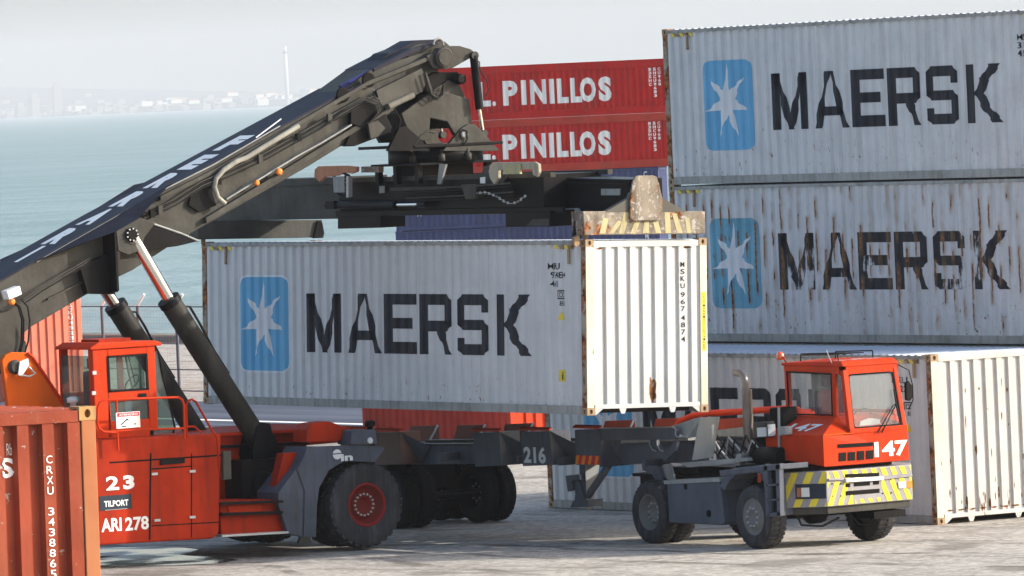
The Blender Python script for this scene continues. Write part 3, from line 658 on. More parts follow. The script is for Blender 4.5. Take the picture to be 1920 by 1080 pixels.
# container behind the stacker cab
cx, cy = [(-70.626, 22.873)][0]
S = container('hazy pale red container behind the red cab at the left', (cx, cy-2.438, 0), wall=M_pink, end=M_pink, roof=M_pink, rail=M_pink, post=M_pink, postend=M_pink, cast=M_pink)
for j, ch in enumerate('TCKU452391'): end_text(S, ch, 2.06, 2.17, 2.50-j*.135, 2.60-j*.135, M_wht, .04)
# small red container under the hanging one
cx, cy = [(-30.047, 10.588)][0]
S = container('short red container on the ground seen under the hanging container', (cx, cy, 0), Ln=6.058, H=2.591, wall=M_red2, end=M_bright, roof=M_bright, rail=M_red2, post=M_red2, postend=M_bright, cast=M_red2, name='short_container')  # sunlit end and roof coloured brighter red, shaded side browner
side_text(S, '25', 5.0, 5.25, .98, 1.4, M_white, .03)
# far stacks: two red over two navy
px1, py1 = [(-173.635, 110.49)][0]; px0, py0 = [(-181.004, 100.986)][0]
dv = Vector((px1-px0, py1-py0)).normalized(); yawP = math.atan2(dv.y, dv.x)-R(5)
for k in range(4):
    m_ = M_navy if k < 2 else M_red
    lb = ['navy container at the foot of the far stack, mostly hidden', 'navy container under the two red ones in the far stack', 'lower of the two red containers with big white lettering on the far stack', 'upper red container with big white lettering on top of the far stack'][k]
    S = container(lb, (px1+(.05*k-.27 if k < 2 else .12*k)*dv.x, py1+(.05*k-.27 if k < 2 else .12*k)*dv.y, -.9+2.44*k), yawP, H=2.438, wall=m_, end=m_, roof=m_, rail=m_, post=m_, postend=m_, cast=m_, hang=False, group='navy containers of the far stack' if k < 2 else 'red containers with white lettering on the far stack')
    Ln = S['Ln']
    if k > 1:
        for z in (2.438-.345, .002): MB().box(-Ln+.01, -.01, -.012, .03, z, z+.342).build('top_rail' if z > 1 else 'bottom_rail', M_red2 if k == 2 else M_red, S['root'])
        ch0 = 3.38
        for ch, a, b in (('L', 3.45, 4.05), ('.', 4.12, 4.28), ('P', 4.62, 5.30), ('I', 5.47, 5.70), ('N', 5.88, 6.62), ('I', 6.76, 6.99), ('L', 7.12, 7.64), ('L', 7.74, 8.26), ('O', 8.16, 8.90), ('S', 9.02, 9.62)):
            side_text(S, ch, a, b, .62, .84 if ch == '.' else 1.74, M_wht, .05 if ch != 'S' else .06, 'letter')
        for c_, (a, n) in enumerate(((11.35, 5), (11.56, 8), (11.77, 5))):
            for j in range(n): side_text(S, '835HCU96'[(j+c_*2) % 8], a, a+.13, 1.90-j*.17, 2.04-j*.17, M_wht, .04)
    else:
        for j, ch in enumerate('DA'): side_text(S, ch, 1.0, 1.18, 1.0-j*.36, 1.25-j*.36, M_wht, .02)
        for j, ch in enumerate('CMAU8'): side_text(S, ch, 11.5, 11.66, 2.0-j*.36, 2.25-j*.36, M_wht, .02)
# ---------------------------------------------------------------- wheels
def wheel(parent, c, r, w, out, rimm, rr_=.56, lugs=34, name='wheel', nuts=8, cup=.09, ax='x', tread=True, tm=None):
    """out=+1/-1: direction of the outer face along ax; c is the middle of the outer face"""
    A = Vector((1, 0, 0)) if ax == 'x' else Vector((0, 1, 0)); A = A*out; c = Vector(c)
    ri = r*rr_
    mb = MB(); mb.lathe(c, A, [(-cup-.02, .0), (-cup-.02, ri*.30), (-cup+.01, ri*.34), (-cup+.01, ri*.62), (-cup-.02, ri*.66), (-cup-.03, ri*.86), (-.03, ri*.93), (-.015, ri*1.0), (-.03, ri*1.03), (-.2, ri*1.0)], 32)
    wh = mb.build(name, rimm, parent)
    if rimm is M_rimred: MB().lathe(c, A, [(-.03, ri*.90), (-.008, ri*.93), (-.004, ri*1.02), (-.03, ri*1.04)], 36, caps=False).build('rim_ring', mat('red rim edge', (.27, .022, .02), .5, dirt=.3, dirtcol=(.1, .04, .03)), wh)
    mb = MB(); mb.lathe(c, A, [(-.03, ri*.98), (-.012, ri*1.04), (.0, ri*1.15), (.012, r*.78), (-.004, r*.90), (-.05, r*.945), (-.09, r*.96), (-w+.09, r*.96), (-w+.04, r*.945), (-w, r*.82), (-w, ri)], 44, caps=False)
    if tread:
        t0 = Vector((0, 0, 1)); e1 = A.cross(t0).normalized(); e2 = A.cross(e1)
        for k in range(lugs):
            for s_ in (0, 1):
                a = 2*math.pi*(k+.5*s_)/lugs; da = 2*math.pi/lugs*.27
                o0, o1 = (-.03, -w*.47) if s_ == 0 else (-w*.53, -w+.03)
                q = []
                for rad in (r*.95, r):
                    for (o, aa) in ((o0, a-da), (o0, a+da), (o1, a+da+.03), (o1, a-da+.03)):
                        rad2 = rad-(.03*r if (o == o0 and s_ == 0) or (o == o1 and s_ == 1) else 0)
                        q.append(c+A*o+(e1*math.cos(aa)+e2*math.sin(aa))*rad2)
                mb.add(q, [(0, 1, 2, 3), (7, 6, 5, 4), (0, 4, 5, 1), (1, 5, 6, 2), (2, 6, 7, 3), (3, 7, 4, 0)])
    mb.build('tyre', tm or M_tyre, wh)
    t0 = Vector((0, 0, 1)); e1 = A.cross(t0).normalized(); e2 = A.cross(e1)
    mb = MB()
    for k in range(nuts):
        a = 2*math.pi*k/nuts; mb.lathe(c+A*(-cup+.01)+(e1*math.cos(a)+e2*math.sin(a))*ri*.5, A, [(0, .02), (.03, .018)], 6, False)
    struct(mb.build('wheel_nut', M_alu, wh), 'stuff')
    return wh
def XP(pl, x0, x1): mb = MB(); return mb.prism('x', pl, x0, x1)
def YP(pl, y0, y1): mb = MB(); return mb.prism('y', pl, y0, y1)
def rect(a, b): return [(a[0], a[1]), (b[0], a[1]), (b[0], b[1]), (a[0], b[1])]
def on_x(parent, polys, x, name, m_): return wrap(polys, [], lambda u, v: (x, u, v)).build(name, m_, parent)
def on_y(parent, polys, y, name, m_): return wrap(polys, [], lambda u, v: (u, y, v)).build(name, m_, parent)
def xtext(parent, body, a, b, x, m_, bold=0.0, name='lettering'):   # a, b: opposite corners (y, z)
    return on_x(parent, place(text_tris(body, bold), a[0], b[0], min(a[1], b[1]), max(a[1], b[1])), x, name, m_)
def bar(parent, pts, r, m_, name, n=8): return MB().tube(pts, r, n).build(name, m_, parent)
def x3(x, pl): return [(x, p[0], p[1]) for p in pl]
def y3(y, pl): return [(p[0], y, p[1]) for p in pl]

# ---------------------------------------------------------------- reach stacker
def reach_stacker():
    ST = thing('reach_stacker', 'orange red reach stacker with long dark boom lifting the grey container', 'reach stacker', (-6.17, -11, .1))
    XN = -4.0
    # hull
    hull = [(-15.188, 2.341), (-13.735, 2.283), (-11.621, 2.238), (-11.75, 0.582), (-11.866, 0.502), (-13.988, 0.547), (-15.281, 0.587)]
    XP(hull, -4.0, -8.2).build('hull', M_or2, ST, bevel=.03)
    XP([(-17.6, .45), (-14.4, .45), (-14.4, 2.3), (-16.8, 2.5), (-17.6, 1.9)], -4.1, -8.2).build('counterweight', M_or2, ST, bevel=.05)
    for pl in ([(-12.996, 1.99), (-12.965, 1.997), (-13.061, 0.569), (-13.092, 0.563)], [(-13.766, 1.9), (-11.64, 1.885), (-11.641, 1.858), (-13.767, 1.873)], [(-12.979, 1.743), (-12.208, 1.736), (-12.209, 1.719), (-12.98, 1.716)], [(-12.218, 1.94), (-12.198, 1.939), (-12.272, 0.549), (-12.292, 0.55)], [(-13.029, 0.805), (-11.749, 0.777), (-11.75, 0.759), (-13.029, 0.787)]):
        on_x(ST, [pl], -3.996, 'panel_joint', M_hole)
    XP([(-12.81, 1.872), (-12.353, 1.878), (-12.358, 1.79), (-12.815, 1.785)], -4.0, -3.97).build('vent', M_dark, ST)
    XP([(-11.637, 1.938), (-11.483, 1.937), (-11.498, 1.468), (-11.652, 1.461)], -4.02, -3.94).build('hose_reel_plate', M_mach, ST, bevel=.01)
    for q in ([(-12.994, 1.647)][0], [(-12.984, 0.881)][0], [(-12.274, 1.643)][0], [(-12.315, 0.887)][0]):
        MB().box(-3.99, -3.965, q[0], q[0]+.11, q[1]-.02, q[1]+.02).build('hinge', M_alu, ST)
    a = [(-13.851, 1.432), (-13.608, 1.661), (-13.53, 1.428), (-13.316, 1.659), (-13.988, 1.108), (-13.383, 1.348), (-13.905, 1.164), (-13.448, 1.264), (-13.977, 0.757), (-13.594, 0.976), (-13.526, 0.743), (-13.081, 0.967), (-13.888, 1.11), (-13.476, 1.117)]
    on_x(ST, [rect(a[4], a[5])], -3.994, 'sign_plate', M_sign)
    xtext(ST, '2', a[0], a[1], -3.993, M_wht, .03); xtext(ST, '3', a[2], a[3], -3.993, M_wht, .05)
    xtext(ST, 'TILPORT', a[6], a[7], -3.991, M_wht, .03); xtext(ST, 'ARI', a[8], a[9], -3.993, M_wht, .03); xtext(ST, '278', a[10], a[11], -3.993, M_wht, .03)
    on_x(ST, [rect(a[12], a[13])], -3.991, 'sign_underline', M_alu)
    # middle frame between hull and front axle
    XP([(-10.988, 2.174), (-8.235, 2.128), (-8.249, 1.856), (-9.095, 1.847), (-9.155, 0.72), (-11.068, 0.673)], -5.5, -8.0).build('frame', M_or2, ST, bevel=.02)
    XP([(-11.046, 2.179), (-8.296, 2.115), (-8.299, 2.061), (-11.049, 2.126)], -5.3, -5.5).build('frame_lip', M_or2, ST)
    XP([(-11.057, 1.965), (-9.099, 1.912), (-9.101, 1.867), (-11.06, 1.912)], -5.42, -5.5).build('frame_lip', M_dark, ST)
    XP([(-9.826, 2.174), (-9.717, 2.274), (-9.372, 2.289), (-8.921, 2.117), (-9.203, 1.938), (-9.838, 1.96)], -4.25, -4.7).build('front_deck', M_or2, ST, bevel=.02)
    
    XP([(-11.636, 1.101), (-10.383, 1.051), (-10.31, 0.475), (-11.626, 0.515)], -4.15, -5.2).build('step_box', M_or2, ST, bevel=.02)
    XP([(-11.691, 0.915), (-10.511, 0.869), (-10.514, 0.824), (-11.693, 0.871)], -3.98, -4.2).build('step', M_dark, ST)
    XP([(-11.71, 0.553), (-10.426, 0.525), (-10.428, 0.489), (-11.712, 0.518)], -3.98, -4.2).build('step', M_alu, ST)
    XP([(-11.712, 1.093), (-10.502, 1.046), (-10.504, 1.011), (-11.715, 1.049)], -3.98, -4.2).build('step', M_dark, ST)
    XP([(-11.48, 1.017), (-10.843, 1), (-10.83, 0.865), (-11.467, 0.883)], -4.14, -4.13).build('step_panel', M_or, ST)
    MB().lathe((-4.9, *[(-10.35, 1.283)][0]), 'x', [(-.2, .22), (.08, .22), (.1, .18)], 20).build('tank', M_dark, ST)
    XP([(-10.283, 1.809), (-9.972, 1.807), (-10.123, 1.308), (-10.426, 1.061), (-10.507, 1.093)], -4.28, -4.5).build('axle_guard', M_or2, ST, bevel=.01)
    # fender of the front axle
    fen = [(-9.978, 1.902), (-9.021, 1.876), (-8.646, 1.834), (-8.449, 1.777), (-8.66, 1.557), (-9.244, 1.622), (-9.564, 1.482), (-9.766, 1.201), (-9.823, 0.919), (-9.872, 0.387), (-10.11, 0.395), (-10.417, 0.479), (-10.577, 0.971), (-10.566, 1.175), (-10.172, 1.576), (-10.04, 1.727)]
    XP(fen, -4.02, -4.10).build('fender', M_fend, ST, bevel=.012)
    XP([(-9.961, 1.9), (-8.429, 1.802), (-8.432, 1.748), (-9.292, 1.75), (-9.612, 1.61), (-9.835, 1.339), (-9.96, 0.928), (-10.009, 0.405), (-10.399, 0.477), (-10.559, 0.969), (-10.548, 1.173), (-10.154, 1.574)], -4.10, -4.75).build('fender_inner', M_fend, ST)
    bar(ST, x3(-4.0, [(-10.051, 1.729), (-10.186, 1.541), (-10.06, 1.176), (-10.121, 0.414)]), .012, M_slate, 'fender_edge', 6)
    XP([(-10.163, 0.417), (-9.997, 0.405), (-9.962, 0.296), (-10.21, 0.313)], -4.02, -4.1).build('mud_flap', M_mach, ST)
    q = [(-9.396, 1.74)][0]; MB().lathe((-4.02, q[0], q[1]), 'x', [(0, .085), (.012, .085)], 16).build('round_mark', M_white, ST)
    on_x(ST, [[(-9.509, 1.756), (-9.269, 1.767), (-9.27, 1.749), (-9.51, 1.738)]], -4.004, 'mark_slash', M_fend)
    a = [(-9.329, 1.619), (-9.093, 1.738)]; xtext(ST, 'in', a[0], a[1], -4.014, M_white, .04)
    XP([(-9.124, 2.117), (-9.081, 2.132), (-8.653, 2.105), (-8.635, 1.862), (-9.157, 1.886)], -3.95, -4.4).build('lamp_box', M_fend, ST, bevel=.02)
    q = [(-8.778, 1.933)][0]; MB().lathe((-3.95, *q), 'x', [(0, .06), (.02, .045)], 12).build('lamp', M_lamp, ST)
    q = [(-8.676, 2.113)][0]; MB().lathe((-4.1, q[0], q[1]), 'z', [(0, .05), (.06, .05), (.06, .09), (.13, .09), (.15, .05)], 12).build('lamp_knob', M_dark, ST)
    # wheels
    fc = [(-8.829, 0.797)][0]
    gz = .13
    for x, o in ((-4.05, 1), (-4.72, 1), (-8.29, -1), (-7.62, -1)):
        wheel(ST, (x, fc[0], gz+.725), .735, .52, o, M_rimred, .49, 30, cup=.13, nuts=16)
    for x, o in ((-4.4, 1), (-7.94, -1)): wheel(ST, (x, -15.7, gz+.72), .735, .5, o, M_rimred, .5, 26, cup=.12)
    MB().lathe((-4.8, fc[0], .86), 'x', [(-2.7, .22), (-2.2, .3), (-.8, .3), (-.3, .22)], 16).build('front_axle', M_dark, ST)
    MB().box(-7.5, -4.9, fc[0]-1.9, fc[0]+.5, .95, 1.7).build('frame_box', M_dark, ST)
    # cab
    XC = -4.3
    c0 = [(-13.821, 3.741)][0]; c1 = [(-12.642, 3.709)][0]; cb = [(-13.872, 2.217)][0][1]; ct = c0[1]
    y0, y1 = c0[0], c1[0]; z0, z1 = cb, ct; xi = XC-1.15
    yw0, yw1 = [(-13.546, 3.058)][0][0], [(-12.801, 3.013)][0][0]; zs = [(-13.185, 3.027)][0][1]
    cab = MB()
    cab.box(XC, XC-.06, y0, yw0, z0, z1).box(XC, XC-.06, yw1, y1, z0+.15, z1)
    cab.box(XC, XC-.06, yw0, yw1, zs-.16, zs).box(XC, XC-.06, yw0, yw1, z0, z0+.33).box(XC, XC-.06, yw0, yw1, z1-.12, z1)
    cab.box(xi, xi+.06, y0, y0+.15, z0, z1).box(xi, xi+.06, y1-.1, y1, z0, z1).box(xi, XC-.06, y0, y0+.05, z0, zs-.3).box(xi, xi+.06, y0, y1, z0, z0+.8)
    cab.box(XC-.06, XC-.16, y0, y0+.05, z0, z1); cab.box(xi, XC, y0+.05, y1, z0-.04, z0)
    cab.build('cab_shell', M_or, ST, bevel=.012)
    rf = MB(); rf.prism('x', [(y0-.05, z1), (y1+.12, z1), (y1+.12, z1+.05), (y1, z1+.09), (y0+.1, z1+.11), (y0-.05, z1+.04)], XC+.03, xi-.03); rf.build('cab_roof', M_or, ST, bevel=.015)
    MB().box(XC-.3, XC-.9, y0+.3, y0+.9, z1+.1, z1+.15).build('roof_hatch', M_or2, ST)
    MB().box(XC-.1, XC-.105, yw0-.0, yw1, zs, z1-.12).build('window', M_glass, ST); MB().box(XC-.03, XC-.035, yw0, yw1, z0+.33, zs-.16).build('window', M_glass, ST)
    for (p0, p1, p2, p3) in ((yw0-.01, yw0+.03, zs, z1-.12), (yw1-.03, yw1+.01, zs, z1-.12)): MB().box(XC-.02, XC+.012, p0, p1, p2, p3).build('window_frame', M_dark, ST)
    for z_ in (zs, z1-.15): MB().box(XC-.02, XC+.012, yw0, yw1, z_, z_+.03).build('window_frame', M_dark, ST)
    MB().box(XC-.16, xi+.06, y0+.012, y0+.017, zs-.3, z1-.1).build('rear_window', M_glass, ST)
    fg = [(-12.646, 3.639), (-12.564, 3.652), (-12.513, 3.278), (-12.405, 2.83), (-12.317, 2.383), (-12.353, 2.279), (-12.717, 2.302)]
    XP(fg, XC-.02, XC-.03).build('front_side_glass', M_glass, ST)
    mb = MB(); g2 = fg[1:6]
    for p, q in zip(g2, g2[1:]): mb.add([(XC-.02, *p), (XC-.02, *q), (xi, *q), (xi, *p)], [(0, 1, 2, 3)])
    mb.build('windscreen', M_glass, ST)
    bar(ST, x3(XC-.02, g2), .018, M_dark, 'glass_edge', 6); bar(ST, x3(xi, g2), .018, M_dark, 'glass_edge', 6)
    st = MB().box(XC-.35, XC-.85, y0+.25, y0+.40, z0+.45, z0+1.15).box(XC-.35, XC-.85, y0+.25, y0+.75, z0+.38, z0+.50); st.build('seat', M_seat, ST, bevel=.05)
    MB().box(XC-.48, XC-.72, y0+.27, y0+.36, z0+1.18, z0+1.38).build('headrest', M_seat, ST, bevel=.04)
    wv = [(XC-.6+.17*math.cos(t), y1-.12+.10*math.sin(t), z0+.92+.12*math.sin(t)) for t in [2*math.pi*k/16 for k in range(17)]]; bar(ST, wv, .014, M_dark, 'steering_wheel', 6)
    MB().box(XC-.4, XC-.8, y1-.05, y1+.15, z0, z0+.75).build('dashboard', M_cabin, ST, bevel=.04)
    bar(ST, [(XC-.04, yw0+.42, z1-.13), (XC-.03, yw0+.52, zs+.12)], .008, M_dark, 'wiper', 6)
    q = [(-12.917, 2.941)][0]; MB().box(XC+.02, XC-.0, q[0]-.07, q[0]+.07, q[1]-.03, q[1]+.03).build('door_handle', M_dark, ST)
    for p in [(-13.812, 3.363), (-13.84, 3.032)]: MB().box(XC+.02, XC, p[0]-.03, p[0]+.04, p[1]-.03, p[1]+.03).build('hinge', M_alu, ST)
    on_x(ST, [[(-13.533, 3.672), (-13.523, 3.671), (-13.578, 2.066), (-13.588, 2.067)]], XC+.003, 'panel_joint', M_hole)
    # hand rails
    X = -3.85
    bar(ST, x3(X, [(-13.694, 2.379), (-13.924, 2.403), (-14.02, 2.47), (-14.044, 2.585), (-14.022, 2.811), (-13.978, 2.887), (-13.876, 2.925), (-13.445, 2.916), (-12.488, 2.884), (-12.419, 2.836), (-12.394, 2.747), (-12.413, 2.202)]), .020, M_or, 'hand_rail')
    bar(ST, x3(X, [(-12.372, 2.199), (-12.353, 2.744), (-12.309, 2.821), (-12.237, 2.834), (-12.168, 2.795), (-11.879, 2.291), (-11.784, 2.162), (-11.79, 1.65)]), .020, M_or2, 'hand_rail')
    bar(ST, x3(X, [(-13.666, 2.912), (-13.675, 2.369), (-13.67, 2.08)]), .018, M_or, 'hand_rail'); bar(ST, x3(X, [(-13.924, 2.403), (-13.271, 2.397), (-12.414, 2.369)]), .018, M_or, 'hand_rail')
    bar(ST, x3(X, [(-12.362, 2.392), (-12.21, 2.383), (-12.084, 2.269)]), .016, M_or2, 'hand_rail')
    a = [(-13.699, 2.442), (-13.253, 2.703)]; sg = XP(rect(a[0], a[1]), -3.82, -3.83); sg = sg.build('notice_board', M_wht, ST)
    a = [(-13.679, 2.633), (-13.264, 2.695)]; on_x(sg, [rect(a[0], a[1])], -3.817, 'notice_header', mat('notice red', (.55, .03, .05), .5))
    a = [(-13.649, 2.64), (-13.294, 2.688)]; xtext(sg, 'ATENÇÃO', a[0], a[1], -3.814, M_wht, .02)
    for pl in ([(-13.626, 2.507), (-13.606, 2.497), (-13.481, 2.586), (-13.5, 2.596)], [(-13.5, 2.605), (-13.462, 2.567), (-13.472, 2.559), (-13.511, 2.588)], [(-13.607, 2.48), (-13.517, 2.474), (-13.518, 2.457), (-13.608, 2.462)], [(-13.364, 2.517), (-13.344, 2.516), (-13.345, 2.49), (-13.365, 2.491)]): on_x(sg, [pl], -3.815, 'pictogram', M_dark)
    # mast bracket of the boom foot
    XP([(-15.021, 3.628), (-14.956, 3.713), (-14.834, 3.758), (-14.556, 3.734), (-14.459, 3.666), (-13.891, 2.821), (-13.916, 2.364), (-14.905, 2.426)], -5.2, -5.3).build('mast_plate', M_or3, ST, bevel=.01)
    XP([(-14.046, 3.559), (-13.857, 3.692), (-13.573, 3.666), (-12.898, 2.739), (-12.922, 2.273), (-13.929, 2.337)], -7.1, -7.0).build('mast_plate', M_or3, ST)
    bar(ST, x3(-5.18, [(-14.547, 3.724), (-14.451, 3.649), (-13.902, 2.831)]), .025, M_or, 'plate_edge', 6)
    q = [(-14.798, 3.51)][0]; MB().lathe((-5.2, *q), 'x', [(-2, .12), (.02, .12), (.02, .09), (.06, .08)], 18).build('foot_pin', M_mach, ST)
    XP([(-14.74, 3.595), (-14.588, 3.639), (-14.574, 3.533), (-14.724, 3.348), (-14.781, 3.386)], -5.13, -5.1).build('pin_latch', M_wht, ST); bar(ST, x3(-5.1, [(-14.789, 3.379), (-14.581, 3.34), (-14.469, 3.386), (-14.583, 3.498)]), .02, M_alu, 'pin_latch', 6)
    q = [(-13.83, 2.847)][0]; MB().lathe((-5.0, q[0], q[1]-.1), 'z', [(0, .06), (.12, .06), (.12, .11), (.2, .11), (.22, .06)], 14).build('intake_cap', M_wht, ST)
    XP([(-13.805, 2.833), (-13.442, 2.828), (-13.468, 2.334), (-13.83, 2.357)], -5.0, -5.6).build('engine_cover', M_or2, ST)
    # lift cylinders
    def cyl(x, pin, mid0, mid1, base, hidden=False):
        r_, b_ = .105, .185
        P = [Vector((x, *p)) for p in (pin, mid0, mid1, base)]
        o = MB().tube([P[1], P[3]], b_, 20).build('cylinder_barrel', mat('black cylinder paint', (.035, .034, .030), .5, var=.3, dirt=.4, dirtcol=(.08, .075, .065)), ST)
        MB().tube([P[2]-(P[3]-P[1]).normalized()*.05, P[2]+(P[3]-P[1]).normalized()*.06], b_+.015, 20).build('gland', M_dark, o)
        MB().tube([P[0], P[1]+(P[3]-P[1]).normalized()*.3], r_, 18).build('cylinder_rod', M_chrome, ST)
        MB().lathe(P[0], 'x', [(-.09, .17), (.09, .17)], 18).build('rod_eye', M_mach, ST)
        d = (P[3]-P[1]).normalized(); s = P[1]+d*.25
        n_ = d.cross(Vector((1, 0, 0))).normalized()
        if n_.z < 0: n_ = -n_
        bar(ST, [s+n_*.19, s+n_*.26+d*.05, s+n_*.25+d*.35, s+n_*.20+d*.9, s+n_*.20+d*1.4], .022, M_hose, 'hose', 6)
    cyl(-5.28, *[(-12.433, 5.576), (-11.758, 4.429), (-11.758, 4.429), (-9.938, 1.662)]); cyl(-7.06, *[(-12.259, 5.041), (-11.781, 4.34), (-11.781, 4.34), (-10.027, 1.634)])
    XP([(-10.433, 1.805), (-10.305, 2.245), (-10.219, 2.311), (-10.054, 2.283), (-10.021, 2.119), (-9.81, 1.765), (-9.929, 1.485), (-10.348, 1.441)], -5.05, -5.12).build('clevis', M_dark, ST)
    XP([(-10.433, 1.805), (-10.305, 2.245), (-10.056, 2.247), (-9.81, 1.765), (-9.929, 1.485), (-10.348, 1.441)], -5.45, -5.52).build('clevis', M_dark, ST)
    # ---------------- boom
    XB, XF = -5.62, -6.72
    top = [(-15.071, 4.782), (-14.055, 5.224), (-12.521, 5.885), (-7.784, 7.842)]
    bot = [(-6.962, 7.456), (-7.524, 7.133), (-8.72, 6.566), (-10.912, 5.612), (-11.504, 5.346), (-12.232, 4.98), (-12.555, 4.863), (-13.117, 4.626), (-14.203, 4.144), (-15.139, 3.509)]
    XP(top+[(-7.38, 7.836)]+bot, XB, XF).build('outer_boom', M_mach, ST, bevel=.02)
    # blue grey top plate with painted letters
    def above(pl, h): return [(p[0], p[1]+h) for p in pl]
    XP(top+above(top, .03)[::-1], XB+.02, XF-.02).build('boom_top_plate', M_machtop, ST)
    # letters stacked down the boom
    def top_at(y):
        for p, q in zip(top, top[1:]):
            if p[0] <= y <= q[0]: return p[1]+(q[1]-p[1])*(y-p[0])/(q[0]-p[0])
        return top[-1][1]
    for ch, (px_y, _) in zip('FERRARI', [(-9.874, 7.008), (-10.587, 6.714), (-11.266, 6.421), (-11.94, 6.129), (-12.589, 5.856), (-13.266, 5.568), (-13.888, 5.296)]):
        wdt = .13 if ch == 'I' else .50
        wrap(place(text_tris(ch, .07 if ch != 'I' else .02), -6.15-wdt*.5, -6.15+wdt*.5, px_y-.28, px_y+.28), [], lambda u, v: (u, v, top_at(v)+.036)).build('lettering', M_wht, ST)
    # flared chamfer plate over the cylinder brackets
    A3 = x3(-5.60, [(-14.067, 5.215), (-12.532, 5.886), (-11.294, 6.418)]); B3 = [(x_, *p) for x_, p in zip((-5.50, -5.22, -5.24, -5.55), [(-14.165, 5.228), (-12.759, 5.645), (-12.29, 5.853), (-11.483, 6.385)])]
    mb = MB(); mb.add([A3[0], A3[1], A3[2], B3[3], B3[2], B3[1], B3[0]], [(0, 1, 5, 6), (1, 2, 3, 4, 5)]); mb.build('chamfer_plate', M_machtop, ST)
    mb = MB(); A4 = [(-12.34-p[0], p[1], p[2]) for p in A3]; B4 = [(-12.34-p[0], p[1], p[2]) for p in B3]
    mb.add([A4[0], A4[1], A4[2], B4[3], B4[2], B4[1], B4[0]], [(0, 1, 5, 6), (1, 2, 3, 4, 5)]); mb.build('chamfer_plate', M_machtop, ST)
    XP([(-12.759, 5.645), (-12.29, 5.853), (-12.009, 5.742), (-12.226, 5.521), (-12.319, 5.303), (-12.546, 5.244), (-12.735, 5.324)], -5.20, -5.26).build('pin_plate', M_mach, ST, bevel=.008)
    _q = [(-12.76, 5.627), (-12.823, 4.637)]; MB().prism('y', [(-5.62, _q[0][1]+.12), (-5.21, _q[0][1]), (-5.21, _q[1][1]+.03), (-5.27, _q[1][1]), (-5.62, _q[1][1]-.02)], _q[0][0]-.03, _q[0][0]+.01).build('bracket_rib', M_dark, ST)
    XP([(-13.339, 5.09), (-12.626, 5.32), (-12.695, 4.595), (-13.211, 4.631)], -5.45, -5.62).build('bracket_box', M_dark, ST)  # near slab coloured dark to carry the shade of the bracket hollow
    
    XP([(p[0], p[1]) for p in [(-13.942, 5.235), (-12.687, 5.624), (-12.682, 5.322), (-12.749, 4.651), (-12.914, 4.606), (-13.267, 4.634), (-13.716, 4.755)]], -6.72, -7.0).build('bracket_box', M_mach, ST)
    q = [(-12.479, 5.578)][0]; pn = MB().lathe((-5.2, *q), 'x', [(-.3, .12), (.03, .12), (.03, .085), (.05, .08)], 20).build('cylinder_pin', M_dark, ST)
    for k in range(9): a = k*math.pi/4.5; MB().lathe((-5.17, q[0]+.10*math.cos(a), q[1]+.10*math.sin(a)), 'x', [(0, .016), (.025, .014)], 6).build('bolt', M_alu, pn)
    ridge = x3(-5.45, [(-12.201, 5.833), (-11.93, 5.74), (-11.375, 5.544), (-11.052, 5.403)]); mb = MB()
    mb.hull(ridge[:1]+ridge[3:]+x3(-5.45, [(-11.489, 5.335), (-12.188, 5.298)]), [(-5.62, p[1], p[2]) for p in ridge[:1]+ridge[3:]+x3(-5.45, [(-11.489, 5.335), (-12.188, 5.298)])]); mb.build('gusset', M_dark, ST)
    bar(ST, ridge, .02, M_greyl, 'gusset_edge', 6)
    # flanges along the side of the boom
    def flange(pl, w, x0, x1, m_, name): return XP(pl+[(p[0]+.0, p[1]-w) for p in pl[::-1]], x0, x1).build(name, m_, ST, bevel=.008)
    flange([(-11.695, 6.185), (-10.642, 6.586), (-8.932, 7.324), (-7.523, 7.958), (-6.086, 8.398)], .075, -5.54, -5.64, M_mach, 'upper_flange')
    flange([(-10.84, 5.788), (-9.827, 6.262), (-8.535, 6.874), (-6.998, 7.593)], .10, -5.52, -5.64, M_mach, 'lower_flange')
    flange([(-13.916, 4.589), (-12.779, 5.017), (-12.624, 5.071)], .03, -5.56, -5.64, M_mach, 'side_rib')
    flange([(-10.438, 6.091), (-8.992, 6.766), (-8.561, 6.946), (-7.91, 7.246)], .03, -5.50, -5.62, M_greyl, 'side_rail')
    bar(ST, x3(-5.6, [(-14.067, 5.207), (-12.532, 5.877), (-11.662, 6.265), (-10.609, 6.666), (-9.273, 7.266)]), .012, M_greyl, 'plate_edge', 6)
    bar(ST, x3(-5.62, [(-9.742, 7.088), (-9.234, 7.383)]), .012, M_white, 'plate_edge', 6)
    # recessed dark openings and side plates
    for (px) in ([(-8.014, 7.742)], [(-7.491, 7.976)]): MB().lathe((-5.60, *px[0]), 'x', [(0, .13), (.03, .13), (.03, .10)], 18).build('inspection_hole', M_hole, ST)
    XP([(-11.054, 6.3), (-10.629, 6.496), (-10.551, 6.403), (-10.665, 6.21), (-10.605, 5.983), (-10.952, 5.883), (-11.152, 6.009)], -5.56, -5.6).build('cable_pocket', M_dark, ST, bevel=.01)
    XP([(-7.372, 7.789), (-6.444, 8.137), (-6.347, 7.933), (-6.444, 7.735), (-7.176, 7.472), (-7.31, 7.559)], -5.54, -5.6).build('cover_plate', M_mach, ST, bevel=.006)
    XP([(-7.917, 7.537), (-7.429, 7.718), (-7.208, 7.464), (-7.671, 7.164), (-7.933, 7.248)], -5.50, -5.58).build('hose_tray', M_dark, ST, bevel=.01)
    MB().tube(x3(-5.48, [(-7.185, 7.507), (-6.672, 7.688)]), .055, 10).build('small_cylinder', mat('dusty grey cylinder', (.17, .165, .14), .5, dirt=.5), ST)
    for k, c_ in enumerate(((524,322,.055), (483,342,.045), (370,290,.0))):
        pass
